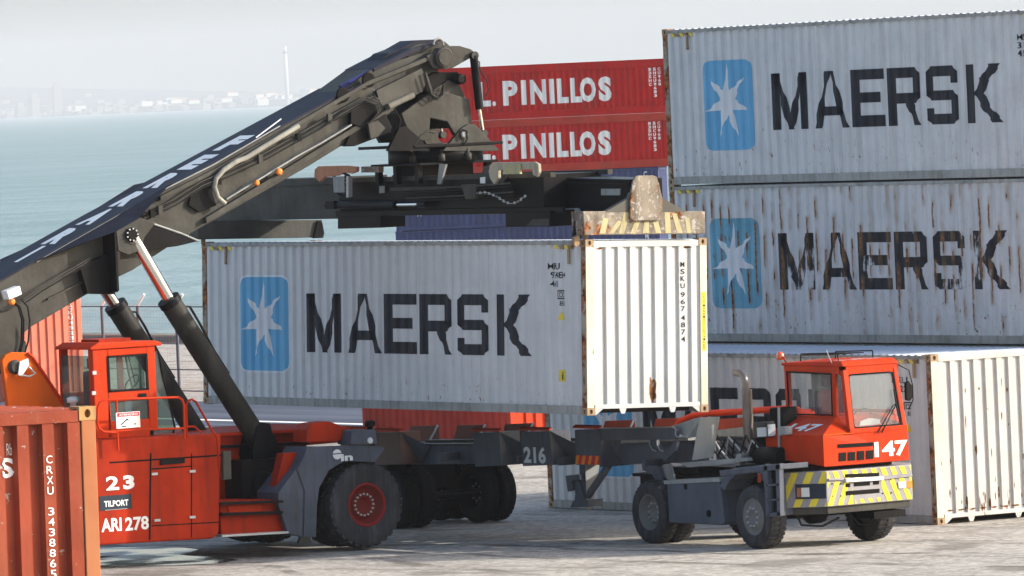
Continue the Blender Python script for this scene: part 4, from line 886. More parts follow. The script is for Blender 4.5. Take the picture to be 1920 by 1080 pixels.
    for q, s_ in (([(-9.408, 6.494)][0], .05), ([(-9.856, 6.325)][0], .04)): MB().lathe((-5.50, *q), 'x', [(0, s_*1.3), (.05, s_*1.2), (.07, s_*.6)], 12).build('side_marker', M_amber, ST)
    # hoses along the boom
    bar(ST, x3(-5.46, [(-10.497, 6.004), (-10.636, 6.118), (-10.689, 6.299), (-10.651, 6.432), (-10.487, 6.577), (-10.221, 6.709), (-10.041, 6.756), (-9.634, 6.954), (-8.99, 7.252)]), .045, M_hoseg, 'sleeved_hose', 8)
    for k in range(4):
        d = k*5; pts_ = [(440, 372), (500, 330), (560, 292), (640, 240), (690, 206)]
        bar(ST, [(-5.47-.01*k, y_, z_+.035*k-.02) for y_, z_ in [(-12.068, 5.809), (-11.44, 6.047), (-10.91, 6.31), (-10.277, 6.515), (-9.64, 6.739), (-8.996, 7.018), (-8.132, 7.399), (-7.48, 7.682)]], .013, (M_hose, M_mach, M_hose, M_mach)[k], 'pipe', 6)
    for k in range(3): bar(ST, [(-5.45, y_, z_+.04*k) for y_, z_ in [(-14.427, 4.527), (-14.065, 4.729), (-13.445, 5.006), (-13.133, 5.15)]], .012, (M_hose, M_mach, M_mach)[k], 'pipe', 6)
    for k, p in enumerate([(-11.917, 5.864), (-11.76, 5.919), (-10.603, 6.358), (-9.774, 6.69), (-9.002, 7.018), (-8.375, 7.318)]): MB().box(-5.5, -5.43, p[0]-.04, p[0]+.04, p[1]-.03, p[1]+.11).build('pipe_clamp', M_mach if k % 2 else M_dark, ST)
    for dx in (0, 7): bar(ST, x3(-5.42-.01*dx, [(a+.0, b) for a, b in [(-14.688, 4.63), (-14.515, 4.488), (-14.457, 4.265), (-14.486, 3.913), (-14.557, 3.697)]]), .016, M_hose, 'hose', 6)
    bar(ST, x3(-5.42, [(-14.488, 4.619), (-14.375, 4.481), (-14.347, 4.259), (-14.396, 3.908), (-14.465, 3.736)]), .016, M_hose, 'hose', 6)
    wl = XP([(-14.822, 4.76), (-14.568, 4.835), (-14.536, 4.692), (-14.78, 4.617)], -5.3, -5.5).build('work_lamp', M_wht, ST, bevel=.01); q = [(-14.709, 4.578)][0]; MB().lathe((-5.42, *q), 'x', [(0, .06), (.1, .055), (.12, .03)], 12).build('marker_lens', M_amber, wl)
    XP([(-14.958, 4.38), (-14.695, 4.427), (-14.48, 3.948), (-14.402, 3.908), (-14.412, 3.715), (-14.694, 3.704), (-15.004, 3.502)], -5.48, -5.62).build('boom_foot', M_mach, ST, bevel=.01)
    # inner boom and head
    XP([(-7.96, 7.797), (-7.301, 8.173), (-5.976, 8.473), (-5.998, 8.061), (-6.338, 7.736), (-6.898, 7.501), (-7.459, 7.205)], -5.72, -6.62).build('inner_boom', M_mach, ST, bevel=.01)
    XP([(-7.313, 8.172), (-6.548, 8.473), (-6.004, 8.583), (-5.985, 8.527), (-6.498, 8.399), (-7.295, 8.117)], -5.70, -6.64).build('head_top', M_machtop, ST)
    hump = [(-7.021, 8.266), (-6.82, 8.423), (-6.58, 8.488), (-6.271, 8.624), (-5.763, 8.625), (-5.588, 8.454), (-6.05, 8.323), (-6.568, 8.305), (-6.897, 8.188)]
    XP(hump, -6.0, -6.5).build('head_cowl', M_machtop, ST, bevel=.01); XP([(-6.688, 8.414), (-6.337, 8.548), (-5.795, 8.585), (-5.629, 8.45), (-6.049, 8.282), (-6.415, 8.295)], -5.80, -5.86).build('head_plate', M_mach, ST, bevel=.005)
    XP([(-7.936, 7.906), (-7.283, 8.173), (-6.791, 8.374), (-6.577, 8.366), (-7.289, 8.064), (-7.887, 7.813)], -5.78, -5.86).build('slide_rail', mat('blue slide rail', (.035, .04, .15), .4), ST)
    for x in (-5.52, -6.82):
        XP([(-6.344, 8.343), (-5.959, 8.503), (-5.668, 8.493), (-5.444, 8.43), (-5.34, 8.353), (-5.354, 8.28), (-5.485, 8.267), (-5.817, 8.123), (-5.98, 8.101), (-6.227, 8.128)], x, x-.08).build('head_arm', M_mach, ST, bevel=.01)
    q = [(-6.024, 8.302)][0]; MB().lathe((-5.52, *q), 'x', [(-.1, .175), (.06, .175), (.08, .16), (.08, .145), (.07, .14), (.1, .13)], 28).build('head_pivot', M_mach, ST)
    q = [(-6.045, 8.542)][0]; bar(ST, [(-5.6, q[0]+.10*math.cos(t), q[1]+.09*math.sin(t)) for t in [math.pi*k/8-.3 for k in range(10)]], .018, M_greyl, 'lifting_loop', 6)
    for x in (-5.50, -6.84):
        a = [Vector((x, *p)) for p in [(-5.408, 8.318), (-5.338, 7.39), (-5.285, 6.975)]]
        MB().tube([a[0], a[1]], .072, 14).build('damper_barrel', M_dark, ST); MB().tube([a[1], a[2]], .032, 10).build('damper_rod', M_chrome, ST); MB().lathe(a[0], 'x', [(-.06, .07), (.06, .07)], 12).build('damper_eye', M_mach, ST); MB().lathe(a[2], 'x', [(-.06, .06), (.06, .06)], 12).build('damper_eye', M_mach, ST)
    bar(ST, x3(-5.4, [(-5.422, 8.233), (-5.358, 8.204), (-5.354, 8.075), (-5.234, 7.888), (-5.201, 7.703), (-5.27, 7.614)]), .010, M_hose, 'hose', 6)
    # messy hose bundle under the head
    rn = random.Random(3)
    for k in range(11):
        a, b = rn.uniform(795, 815), rn.uniform(812, 836)
        pts_ = [(-6.312, 8.024), (-6.257, 7.839), (-6.201, 7.673), (-6.097, 7.596), (-5.986, 7.664), (-5.956, 7.828)]
        pts_ = [(-5.45-.05*k*.3-.02*k, p[0]+(k-5)*.025+.01*rn.random(), p[1]+.03*math.sin(k)+rn.uniform(-.02, .02)) for p in pts_]
        bar(ST, pts_, .013, (M_hose, M_mach, M_hose)[k % 3], 'hose', 5)
    for k in range(6):
        o_ = (k-3)*.03; bar(ST, [(-5.42-.02*k, p[0]+o_, p[1]+o_*.6) for p in [(-9.026, 7.018), (-8.488, 7.24), (-7.996, 7.537), (-7.617, 7.686), (-7.387, 7.605), (-7.352, 7.458), (-7.531, 7.292)]], .011, (M_hose, M_mach)[k % 2], 'hose', 5)
    XP([(-7.902, 7.4), (-7.412, 7.607), (-7.236, 7.51), (-7.162, 7.307), (-7.084, 7.158), (-7.122, 7.05), (-7.5, 6.957), (-7.845, 6.862), (-8.035, 6.888), (-7.919, 7.083)], -5.55, -5.9).build('roller_box', M_dark, ST, bevel=.01)
    XP([(-7.622, 7.233), (-7.428, 7.28), (-7.286, 7.147), (-7.443, 7.008), (-7.583, 6.977)], -5.44, -5.5).build('roller_cover', M_mach, ST)
    for k in range(3): bar(ST, x3(-5.6-.1*k, [(-6.985, 7.457), (-6.867, 7.27), (-6.943, 7.045), (-7.034, 6.939)]), .008, M_hose, 'hose', 5)
    # yoke that carries the spreader
    fk = [(-6.861, 7.379), (-6.419, 7.626), (-6.198, 7.727), (-5.845, 7.677), (-5.483, 7.572), (-5.451, 7.149), (-5.487, 6.875), (-5.707, 6.811), (-5.946, 7.205), (-6.286, 7.283), (-6.338, 6.91), (-6.63, 6.886), (-6.767, 7.129)]
    XP(fk, -5.58, -5.68).build('yoke_plate', M_mach, ST, bevel=.01); XP(fk, -6.66, -6.76).build('yoke_plate', M_mach, ST)
    XP([(-6.419, 7.626), (-6.198, 7.727), (-5.832, 7.915), (-5.589, 7.814), (-5.483, 7.572), (-5.451, 7.149), (-5.628, 7.083), (-5.859, 7.412), (-6.341, 7.477)], -5.68, -6.66).build('yoke_body', M_mach, ST, bevel=.01)
    XP([(-6.861, 7.379), (-6.422, 7.571), (-6.286, 7.283), (-6.338, 6.91), (-6.63, 6.886), (-6.767, 7.129)], -5.68, -6.66).build('yoke_body', M_dark, ST)
    XP([(-6.415, 7.939), (-6.118, 8.065), (-5.6, 8.046), (-5.521, 7.906), (-5.726, 7.712), (-6.268, 7.678)], -5.70, -6.60).build('knuckle', M_dark, ST, bevel=.02)
    q = [(-5.646, 7.924)][0]; MB().lathe((-5.60, *q), 'x', [(-1, .09), (.06, .09), (.06, .05)], 14).build('knuckle_pin', M_dark, ST)
    g1 = [(-6.214, 6.709), (-5.806, 7.085), (-5.684, 7.144), (-5.544, 7.138), (-5.389, 6.995), (-5.111, 6.708), (-5.07, 6.661)]
    XP(g1, -5.34, -5.42).build('turntable_gusset', M_mach, ST, bevel=.006); XP(g1, -6.94, -7.02).build('turntable_gusset', M_mach, ST)
    g2 = [(-7.315, 6.755), (-7.071, 7.136), (-6.941, 7.167), (-6.633, 6.918), (-6.472, 6.72)]
    XP(g2, -5.34, -5.42).build('turntable_gusset', M_dark, ST); q = [(-5.782, 6.974)][0]; MB().lathe((-5.34, *q), 'x', [(0, .07), (.03, .07), (.03, .03)], 14).build('gusset_pin', M_greyl, ST)
    bar(ST, x3(-5.30, [(-5.848, 6.885), (-5.886, 6.996), (-5.818, 7.057), (-5.733, 7.026), (-5.741, 6.88), (-5.809, 6.81)]), .014, M_dark, 'gusset_loop', 6); bar(ST, x3(-5.36, [(-6.851, 6.727), (-6.645, 6.973), (-6.491, 7.058), (-6.352, 7.034)]), .022, M_mach, 'pipe_arch', 6)
    return ST
STK = reach_stacker()
CX, CY = -6.17, -5.85
zt = [p[1] for p in [(-5.443, 6.884), (-5.447, 6.81), (-5.454, 6.691), (-5.46, 6.572), (-5.463, 6.507), (-5.484, 6.121), (-5.491, 5.984), (-5.513, 5.57), (-5.524, 5.359)]]
def tt():
    pass
MB().box(CX-1.0, CX+.85, CY-.95, CY+.85, zt[1]-.03, zt[1]+.02).build('turntable_top', M_dark, STK, bevel=.01)
MB().lathe((CX, CY, zt[4]), 'z', [(0, .82), (zt[1]-zt[4]-.03, .82)], 32).build('turntable', M_dark, STK)
for k in range(3): MB().lathe((CX+.83*math.cos(R(-60+k*35)), CY+.83*math.sin(R(-60+k*35)), zt[4]+.03), 'z', [(0, .06), (.12, .06), (.12, .03), (.2, .03)], 10).build('slew_motor', M_mach, STK)

# ---------------------------------------------------------------- spreader
def spreader():
    SPD = thing('container_spreader', 'black telescopic spreader with worn striped end beams gripping the hanging container', 'spreader', (CX, CY, 5.2))
    yaw = .0194
    def T(x, y): dx, dy = x-CX, y-CY; return (CX+dx*math.cos(yaw)-dy*math.sin(yaw), CY+dx*math.sin(yaw)+dy*math.cos(yaw))
    N = -6.45
    z0, z1 = [(-3.874, 5.601)][0][1], [(-3.817, 6.268)][0][1]
    xl, xr = [(-8.491, 5.87)][0][0], [(-2.186, 5.799)][0][0]
    zb = zt[4]
    MB().box(CX-.85, CX+.75, CY-.8, CY+.8, zb-.03, zb+.01).build('head_plate', M_dark, SPD, bevel=.006)
    mb = MB()
    for sx in (-.75, -.15, .55): mb = MB().box(CX+sx-.05, CX+sx+.05, CY-.75, CY-.65, z1-.1, zb-.03); mb.build('head_post', M_gloss, SPD); MB().box(CX+sx-.05, CX+sx+.05, CY+.65, CY+.75, z1-.1, zb-.03).build('head_post', M_gloss, SPD)
    MB().box(CX-.5, CX+.4, CY-.5, CY+.5, z1, zb-.03).build('head_block', M_dark, SPD)
    YP([(-4.912, 6.486), (-4.706, 6.483), (-4.906, 6.15), (-5.009, 6.151)], CY-.68, CY-.72).build('brace', M_greyl, SPD); YP([(-3.64, 6.43), (-2.636, 6.415), (-3.078, 6.125), (-3.75, 6.134)], CY-.60, CY-.64).build('brace', M_mach, SPD)
    # long central box
    MB().box(xl, xr+.3, CY-.58, CY+.58, z0+.12, z1).build('centre_frame', M_gloss, SPD, bevel=.012)
    for y in (CY-.60, CY+.54):
        MB().box(xl-.1, xr+.9, y, y+.06, z0+.02, z0+.12).build('frame_rail', M_gloss, SPD, bevel=.006); MB().box(xl, xr+.6, y-.02, y+.08, z1-.05, z1+.03).build('frame_rail', M_mach, SPD)
    # telescopic arms
    ra = [(-3.707, 6.256), (0.615, 6.124), (0.572, 5.599), (-3.758, 5.642)]
    YP([(min(p[0], .0), p[1]) for p in [(-4.186, 6.252), (0.238, 6.136), (0.195, 5.6), (-4.238, 5.636)]], -5.95, -5.3).build('telescopic_arm', M_gloss, SPD, bevel=.012)
    YP([(-1.542, 5.68), (-1.468, 5.591), (-4.633, 5.604), (-4.628, 5.668)], -6.02, -5.96).build('arm_slide', M_greyl, SPD)
    YP([(-3.071, 6.147), (-0.057, 6.061), (-0.06, 6.017), (-3.075, 6.102)], -5.98, -5.95).build('arm_rib', M_gloss, SPD)
    YP([(-0.818, 5.992), (-0.255, 5.985), (-0.28, 5.879), (-0.827, 5.886)], -5.98, -5.95).build('data_plate', M_greyl, SPD); YP([(-3.578, 6.247), (-3.427, 6.254), (-3.436, 6.146), (-3.587, 6.148)], -6.6, -6.59).build('data_plate', M_wht, SPD)
    la = [(-13.801, 6.188), (-12.08, 6.261), (-8.759, 6.291), (-8.822, 5.581), (-12.52, 5.578), (-13.858, 5.57)]
    YP(la, -6.2, -5.3).build('telescopic_arm', M_mach, SPD, bevel=.012)
    YP([(-12.042, 6.3), (-8.725, 6.31), (-8.734, 6.198), (-12.054, 6.166)], -6.24, -5.28).build('arm_cap', M_mach, SPD)
    # right end beam
    fr = [(-6.924, 5.655), (-4.507, 5.543), (-4.527, 5.171), (-6.913, 5.26)]
    XP(fr, .05, -.32).build('end_beam', M_wornb, SPD, bevel=.012)
    XP([(-6.502, 5.618), (-5.985, 5.84), (-5.889, 6.056), (-5.414, 6.035), (-5.352, 5.811), (-4.898, 5.552)], .056, -.06).build('beam_web', mat('sunlit grey web plate', (.13, .125, .11), .6, var=.3, dirt=.5, rust=.2, seed=50), SPD)
    XP([(-6.03, 5.49), (-6.014, 5.797), (-5.945, 6.102), (-5.888, 6.179), (-5.824, 6.194), (-5.539, 6.181), (-5.476, 6.161), (-5.43, 6.035), (-5.38, 5.786), (-5.396, 5.478), (-5.441, 5.436), (-5.979, 5.452)], .10, .058).build('beam_plate', M_wornb, SPD, bevel=.006)
    for i, (a, b, c, d) in enumerate(PX4):
        on_x(SPD, [[a, b, c, d]], .054, 'beam_stripe', M_cream)
    for yy in (fr[0][0]+.12, fr[1][0]-.13):
        MB().lathe((-.09, yy, 5.16), 'z', [(0, .04), (.09, .04), (.09, .07), (.16, .07)], 10).build('twist_lock', M_cast, SPD)
    XP([(-6.9, 5.604), (-6.774, 5.598), (-6.792, 5.265), (-6.86, 5.163), (-6.925, 5.14), (-6.973, 5.203)], -.2, -.25).build('flipper', M_dark, SPD); XP([(-7.027, 5.232), (-6.92, 5.27), (-6.928, 5.113), (-6.993, 5.072), (-7.033, 5.1)], -.08, -.16).build('flipper_tip', M_cast, SPD)
    # left end beam
    fl = [(-7.221, 5.622), (-4.653, 5.519), (-4.637, 5.201), (-7.239, 5.29)]
    XP(fl, -12.05, -12.4).build('end_beam', M_mach, SPD, bevel=.01)
    XP([(-4.772, 5.506), (-4.684, 5.482), (-4.65, 5.279), (-4.677, 5.194), (-4.878, 5.194)], -12.0, -12.04).build('flipper', M_dark, SPD)
    for yy in (fl[0][0]+.15, fl[1][0]-.13): MB().lathe((-12.17, yy, 5.20), 'z', [(0, .04), (.09, .04), (.09, .07), (.16, .07)], 10).build('twist_lock', M_cast, SPD)
    # feet boxes and slide cylinders
    YP([(-8.448, 5.629), (-7.004, 5.634), (-7.022, 5.422), (-8.466, 5.415)], -6.5, -6.0).build('foot_box', M_gloss, SPD, bevel=.01)
    YP([(-2.984, 5.649), (-1.593, 5.661), (-1.615, 5.395), (-3.005, 5.397)], -6.5, -6.0).build('foot_box', M_gloss, SPD, bevel=.01); YP([(-2.13, 5.524), (-1.636, 5.528), (-1.646, 5.413), (-2.338, 5.41)], -6.52, -6.5).build('foot_panel', M_mach, SPD)
    q = [(-8.69, 5.83), (-6.414, 5.814), (-5.648, 5.815), (-5.405, 5.812)]; MB().tube(y3(-6.55, q[:2]), .07, 14).build('slide_cylinder', M_gloss, SPD); MB().tube(y3(-6.55, q[1:3]), .03, 10).build('slide_rod', M_chrome, SPD); MB().tube(y3(-6.55, [q[2], q[3]]), .06, 10).build('rod_end', M_gloss, SPD)
    YP([(-8.6, 5.906), (-8.312, 5.902), (-8.324, 5.763), (-8.612, 5.766)], -6.64, -6.45).build('cylinder_lug', M_dark, SPD)
    for k in range(5):
        p = [(-6.009, 5.922), (-3.606, 5.957), (-2.598, 5.989)]; bar(SPD, [(a, -6.56-.02*k, b+.05*k-.05) for a, b in p], .018, (M_hose, M_mach, M_gloss)[k % 3], 'pipe', 6)
    YP([(-4.099, 6.134), (-3.625, 6.137), (-3.679, 5.895), (-3.985, 5.88)], -6.66, -6.5).build('valve_block', M_mach, SPD, bevel=.01)
    YP([(-6.43, 6.11), (-4.921, 6.109), (-4.925, 6.055), (-6.435, 6.055)], -6.64, -6.4).build('ledge', M_mach, SPD)
    YP([(-7.062, 6.137), (-6.884, 6.144), (-6.895, 6.024), (-7.072, 6.017)], -6.47, -6.46).build('data_plate', M_greyl, SPD)
    jb = YP([(-8.145, 6.332), (-7.751, 6.336), (-7.776, 6.049), (-8.133, 6.053)], -6.75, -6.6).build('junction_box', M_greyl, SPD, bevel=.01)
    for k in range(4): q = [(-7.941, 6.199)][0]; MB().lathe((q[0]+.2, -6.72, q[1]-.1+.08*k), 'x', [(0, .03), (.1, .03)], 8).build('cable_gland', M_dark, jb)
    YP([(-7.632, 6.336), (-7.561, 6.335), (-7.593, 5.966), (-7.665, 5.967)], -6.78, -6.7).build('junction_rail', M_alu, SPD)
    bar(SPD, y3(-6.7, [(-7.661, 6.334), (-7.923, 6.412), (-8.18, 6.342), (-8.2, 6.11), (-7.96, 5.986), (-7.606, 5.945)]), .025, M_hose, 'hose', 6)
    # lifting hooks
    hk = [(-3.083, 6.346), (-3.04, 6.453), (-2.936, 6.496), (-1.647, 6.484), (-1.535, 6.447), (-1.531, 6.305), (-1.602, 6.235), (-1.714, 6.272), (-1.723, 6.361), (-2.78, 6.368), (-2.792, 6.234), (-2.934, 6.128), (-3.058, 6.237)]
    YP(hk, -6.68, -6.74).build('lifting_hook', mat('cream hook steel', (.42, .37, .28), .6, rust=.35, dirt=.4), SPD, bevel=.008)
    h2 = [(-2.507, 6.462), (-2.044, 6.455), (-2.024, 6.294), (-2.554, 6.293)]; YP(h2, -6.75, -6.80).build('hook_patch', M_cream, SPD)
    hl = [(-8.785, 6.337), (-8.756, 6.468), (-8.625, 6.521), (-7.693, 6.516), (-7.34, 6.492), (-7.347, 6.409), (-7.528, 6.375), (-7.775, 6.397), (-7.994, 6.345), (-8.425, 6.332), (-8.613, 6.242)]
    YP(hl, -6.68, -6.74).build('lifting_hook', mat('salmon hook steel', (.50, .23, .13), .6, dirt=.3), SPD, bevel=.008)
    YP([(-7.252, 6.491), (-6.671, 6.482), (-6.679, 6.381), (-7.261, 6.389)], -6.6, -6.7).build('hook_base', M_wornb, SPD)
    # chain
    ch = [(-3.638, 5.984), (-3.35, 5.999), (-3.021, 5.923), (-2.778, 5.83), (-2.582, 5.792), (-2.363, 5.826), (-2.106, 5.93)]
    for (a, b) in zip(ch, ch[1:]):
        n = max(2, int(math.dist(a, b)/.06))
        for k in range(n):
            x = a[0]+(b[0]-a[0])*(k+.5)/n; z = a[1]+(b[1]-a[1])*(k+.5)/n
            if k % 2: MB().box(x-.03, x+.03, -6.645, -6.635, z-.02, z+.02).build('chain_link', M_alu, SPD)
            else: MB().box(x-.03, x+.03, -6.66, -6.62, z-.005, z+.005).build('chain_link', M_alu, SPD)
    return SPD
PX4 = []
_s = [(-6.534, 5.532), (-6.431, 5.509), (-6.507, 5.267), (-6.622, 5.272), (-6.254, 5.466), (-6.149, 5.461), (-6.349, 5.259), (-6.444, 5.264), (-6.12, 5.6), (-5.994, 5.594), (-6.139, 5.249), (-6.244, 5.254), (-5.918, 5.441), (-5.813, 5.436), (-5.908, 5.238), (-6.013, 5.243), (-5.728, 5.432), (-5.633, 5.427), (-5.643, 5.234), (-5.77, 5.24), (-5.559, 5.424), (-5.453, 5.419), (-5.4, 5.222), (-5.506, 5.227), (-5.318, 5.563), (-5.212, 5.558), (-5.21, 5.213), (-5.316, 5.218), (-5.171, 5.538), (-5.076, 5.534), (-4.976, 5.202), (-5.082, 5.207), (-4.92, 5.456), (-4.835, 5.452), (-4.806, 5.193), (-4.891, 5.198)]
for i in range(0, len(_s), 4): PX4.append(_s[i:i+4])
spreader()
# ---------------------------------------------------------------- terminal tractor
def tractor():
    TR = thing('terminal_tractor', 'orange red terminal tractor with number 147 and yellow striped bumper', 'tractor', (1.0, -4.2, .05))
    XFr = 3.44; XC = 3.42
    gz = .05
    # chassis
    for y in (-4.75, -3.65): MB().box(-1.9, 3.0, y, y+.12, .85, 1.12).build('chassis_rail', M_dark, TR, bevel=.01)
    MB().box(-1.4, 2.6, -4.6, -3.7, .8, 1.05).build('drive_train', M_dark, TR)
    MB().box(1.2, 3.1, -4.9, -3.1, .95, 1.36).build('engine_bay', M_dark, TR)
    nf = [(2.419, 0.564)][0]; nr = [(-0.657, 0.575)][0]
    r = .535
    wheel(TR, (nf[0], -5.44, gz+r-.008), r, .36, -1, M_rim, .56, 36, ax='y', nuts=10, cup=.02)
    wheel(TR, (nf[0], -2.92, gz+r-.02), r, .36, 1, M_rim, .56, 36, ax='y', nuts=10, cup=.02)
    wheel(TR, (nr[0], -5.44, gz+r-.008), r, .30, -1, M_rim, .56, 36, ax='y', nuts=10, cup=.14)
    wheel(TR, (nr[0], -5.08, gz+r-.008), r, .30, -1, M_rim, .56, 36, ax='y', nuts=10, cup=.14)
    wheel(TR, (nr[0], -2.92, gz+r-.02), r, .30, 1, M_rim, .56, 36, ax='y', nuts=10, cup=.14); wheel(TR, (nr[0], -3.28, gz+r-.02), r, .30, 1, M_rim, .56, 36, ax='y', nuts=10, cup=.14)
    for x in (nf[0], nr[0]): MB().tube([(x, -5.2, gz+r), (x, -3.1, gz+r)], .09, 10).build('axle', M_dark, TR); MB().lathe((x, -4.2, gz+r), 'y', [(-.2, .12), (-.12, .2), (.12, .2), (.2, .12)], 12).build('differential', M_dark, TR)
    # tank between the wheels
    tk = YP([(-0.088, 1.075), (1.476, 1.143), (1.563, 0.462), (1.466, 0.416), (-0.076, 0.42)], -5.42, -4.85).build('fuel_tank', M_slate, TR, bevel=.02)
    YP([(-0.148, 1.118), (1.496, 1.196), (1.522, 1.136), (-0.137, 1.056)], -5.44, -4.8).build('tank_lid', M_greyl, tk)
    q = [(1.135, 0.602)][0]; MB().lathe((q[0], -5.42, q[1]), 'y', [(-.02, .055), (0, .055)], 16).build('tank_hole', M_hole, tk); on_y(tk, [[(0.418, 1.069), (0.529, 1.071), (0.522, 0.983), (0.443, 0.981)]], -5.425, 'tank_latch', M_hole)
    # front wheel arch and step column
    YP([(1.483, 1.057), (1.72, 1.298), (1.926, 1.364), (2.701, 1.431), (2.943, 1.193), (2.943, 0.604), (2.804, 0.583), (2.786, 1.146), (2.584, 1.307), (1.996, 1.269), (1.803, 1.169), (1.634, 0.991)], -5.44, -4.95).build('wheel_arch', M_slate, TR, bevel=.012)
    YP([(1.535, 1.321), (3.298, 1.46), (3.291, 1.373), (1.559, 1.225)], -5.46, -4.9).build('arch_top', M_slate, TR, bevel=.01)
    for pl in ([(2.84, 1.451), (2.932, 1.453), (2.927, 0.603), (2.836, 0.601)], [(3.176, 1.457), (3.283, 1.468), (3.249, 0.629), (3.157, 0.618)]): YP(pl, -5.46, -5.38).build('step_side', M_slate, TR)
    for a_ in ([(2.876, 1.122), (3.243, 1.147), (3.241, 1.113), (2.873, 1.088)], [(2.888, 0.88), (3.24, 0.905), (3.237, 0.871), (2.885, 0.845)], [(2.901, 0.655), (3.253, 0.681), (3.248, 0.62), (2.896, 0.594)]): YP(a_, -5.46, -5.36).build('step', M_slate, TR)
    YP([(2.823, 1.359), (3.159, 1.366), (3.136, 0.673), (2.799, 0.647)], -5.37, -5.3).build('step_back', M_dark, TR); YP([(2.672, 1.285), (2.765, 1.295), (2.754, 1.156), (2.662, 1.146)], -5.475, -5.46).build('side_reflector', M_brick, TR)
    # bumper
    zt_, zb_ = [(-3.795, 1.294)][0][1], [(-3.826, 0.713)][0][1]
    yR, yL = [(-2.954, 1.038)][0][0], [(-4.661, 1.152)][0][0]
    xS, yS = 2.82, -5.22
    prof = [(2.5, yS), (xS, yS), (XFr, yL), (XFr, yR), (3.0, yR+.3), (2.5, yR+.3)]
    bp = MB().prism('z', prof, zb_, zt_).build('bumper', M_gst, TR, bevel=.015)
    MB().prism('z', [(2.55, yS+.12), (xS-.02, yS+.1), (XFr-.06, yL+.05), (XFr-.04, yR-.02), (2.55, yR)], zb_-.12, zb_-.003).build('bumper_skirt', M_mach, TR, bevel=.01)
    MB().prism('z', [(2.9, yR-.75), (XFr-.05, yR-.75), (XFr-.05, yR-.12), (2.9, yR-.12)], zb_-.26, zb_-.145).build('bumper_bracket', M_dark, TR)
    H_ = zt_-zb_; Wf = yR-yL
    def stripes(n0, n1, pitch, slant, w, zlo, zhi, s0, s1, fn, nm='stripe'):
        for k in range(n0, n1):
            p = [(k*pitch+slant*zlo, zlo), (k*pitch+w+slant*zlo, zlo), (k*pitch+w+slant*zhi, zhi), (k*pitch+slant*zhi, zhi)]
            c = clip_u(p, s0, s1)
            if len(c) > 2 and max(a[0] for a in c)-min(a[0] for a in c) > .02: wrap([c], [], fn).build(nm, M_ylw, bp)
    ff = lambda s, z: (XFr+.004, yL+s, zb_+z)
    z2 = H_*.70
    stripes(-6, 12, .20, .42, .10, .015, z2-.01, .02, Wf*.30, ff); stripes(-2, 16, .20, -.42, .10, .015, z2-.01, Wf*.64, Wf-.02, ff)
    stripes(-2, 14, .19, -.45, .10, z2+.03, H_-.015, .02, Wf-.02, ff); stripes(0, 10, .17, -.5, .08, .02, H_*.15, Wf*.32, Wf*.62, ff)
    dch = Vector((XFr-xS, yL-yS, 0)); lc = dch.length; dch.normalize(); nch = Vector((dch.y, -dch.x, 0))
    fc_ = lambda s, z: (xS+dch.x*s+nch.x*.004, yS+dch.y*s+nch.y*.004, zb_+z)
    stripes(-4, 8, .26, .45, .12, .01, H_-.01, .02, lc-.01, fc_)
    # dark lamp panel on the chamfer
    def chp(s0, s1, a0, a1, m_, nm, off, th=.02):
        P = [Vector((xS, yS, zb_))+dch*s+Vector((0, 0, z)) for s, z in ((s0, a0), (s1, a0), (s1, a1), (s0, a1))]
        return MB().hull([p+nch*(off-th) for p in P], [p+nch*off for p in P]).build(nm, m_, bp)
    chp(lc*.38, lc-.005, H_*.24, H_*.66, M_sign, 'lamp_panel', .008); chp(lc*.50, lc*.66, H_*.30, H_*.56, M_lamp, 'headlight', .02); chp(lc*.41, lc*.49, H_*.30, H_*.56, mat('dull amber glass', (.35, .08, .02), .2, coat=1), 'indicator', .02)
    def fp(px, m_, nm, th): return XP(px, XFr, XFr+th).build(nm, m_, bp, bevel=.004)
    fp([(-4.287, 1.222), (-3.608, 1.203), (-3.611, 1.143), (-4.29, 1.162)], M_hole, 'slot', .008); fp([(-4.291, 1.153), (-3.547, 1.138), (-3.551, 1.078), (-4.294, 1.092)], M_white, 'bumper_bar', .05)
    fp([(-4.285, 1.066), (-4.189, 1.068), (-4.192, 1.007), (-4.288, 1.005)], M_hole, 'slot', .008); fp([(-4.115, 1.072), (-3.796, 1.068), (-3.799, 1.007), (-4.118, 1.011)], M_hole, 'slot', .008); fp([(-3.732, 1.072), (-3.615, 1.065), (-3.618, 1.012), (-3.735, 1.012)], M_hole, 'slot', .008)
    fp([(-4.291, 0.945), (-3.611, 0.942), (-3.615, 0.873), (-4.295, 0.875)], M_hole, 'slot', .008)
    fp([(-4.628, 1.175), (-4.332, 1.164), (-4.334, 1.13), (-4.63, 1.141)], M_gst, 'bumper_ledge', .03); fp([(-3.538, 1.12), (-2.959, 1.134), (-2.961, 1.1), (-3.539, 1.086)], M_gst, 'bumper_ledge', .03)
    fp([(-3.244, 1.022), (-3.083, 1.029), (-3.089, 0.916), (-3.239, 0.917)], M_lamp, 'headlight', .02); fp([(-3.072, 1.028), (-2.965, 1.03), (-2.971, 0.917), (-3.078, 0.915)], M_amber, 'indicator', .02)
    for p in [(-4.548, 1.083), (-4.548, 0.884), (-4.38, 0.873), (-4.38, 1.072), (-3.38, 1.075), (-3.551, 0.86), (-3.381, 0.857)]: MB().lathe((XFr, *p), 'x', [(0, .014), (.012, .010)], 6).build('bolt', M_dark, bp)
    # lower cab body with sloping bonnet
    fL, fR = -4.67, -2.98
    zf0, zf1 = [(-4.095, 1.374)][0][1], [(-4.068, 1.876)][0][1]
    xb = [(1.775, 1.556)][0][0]
    cs = -4.13          # side of the glazed cab
    zs0, zs1 = [(1.702, 2.144)][0][1], [(2.697, 2.148)][0][1]
    mb = MB()
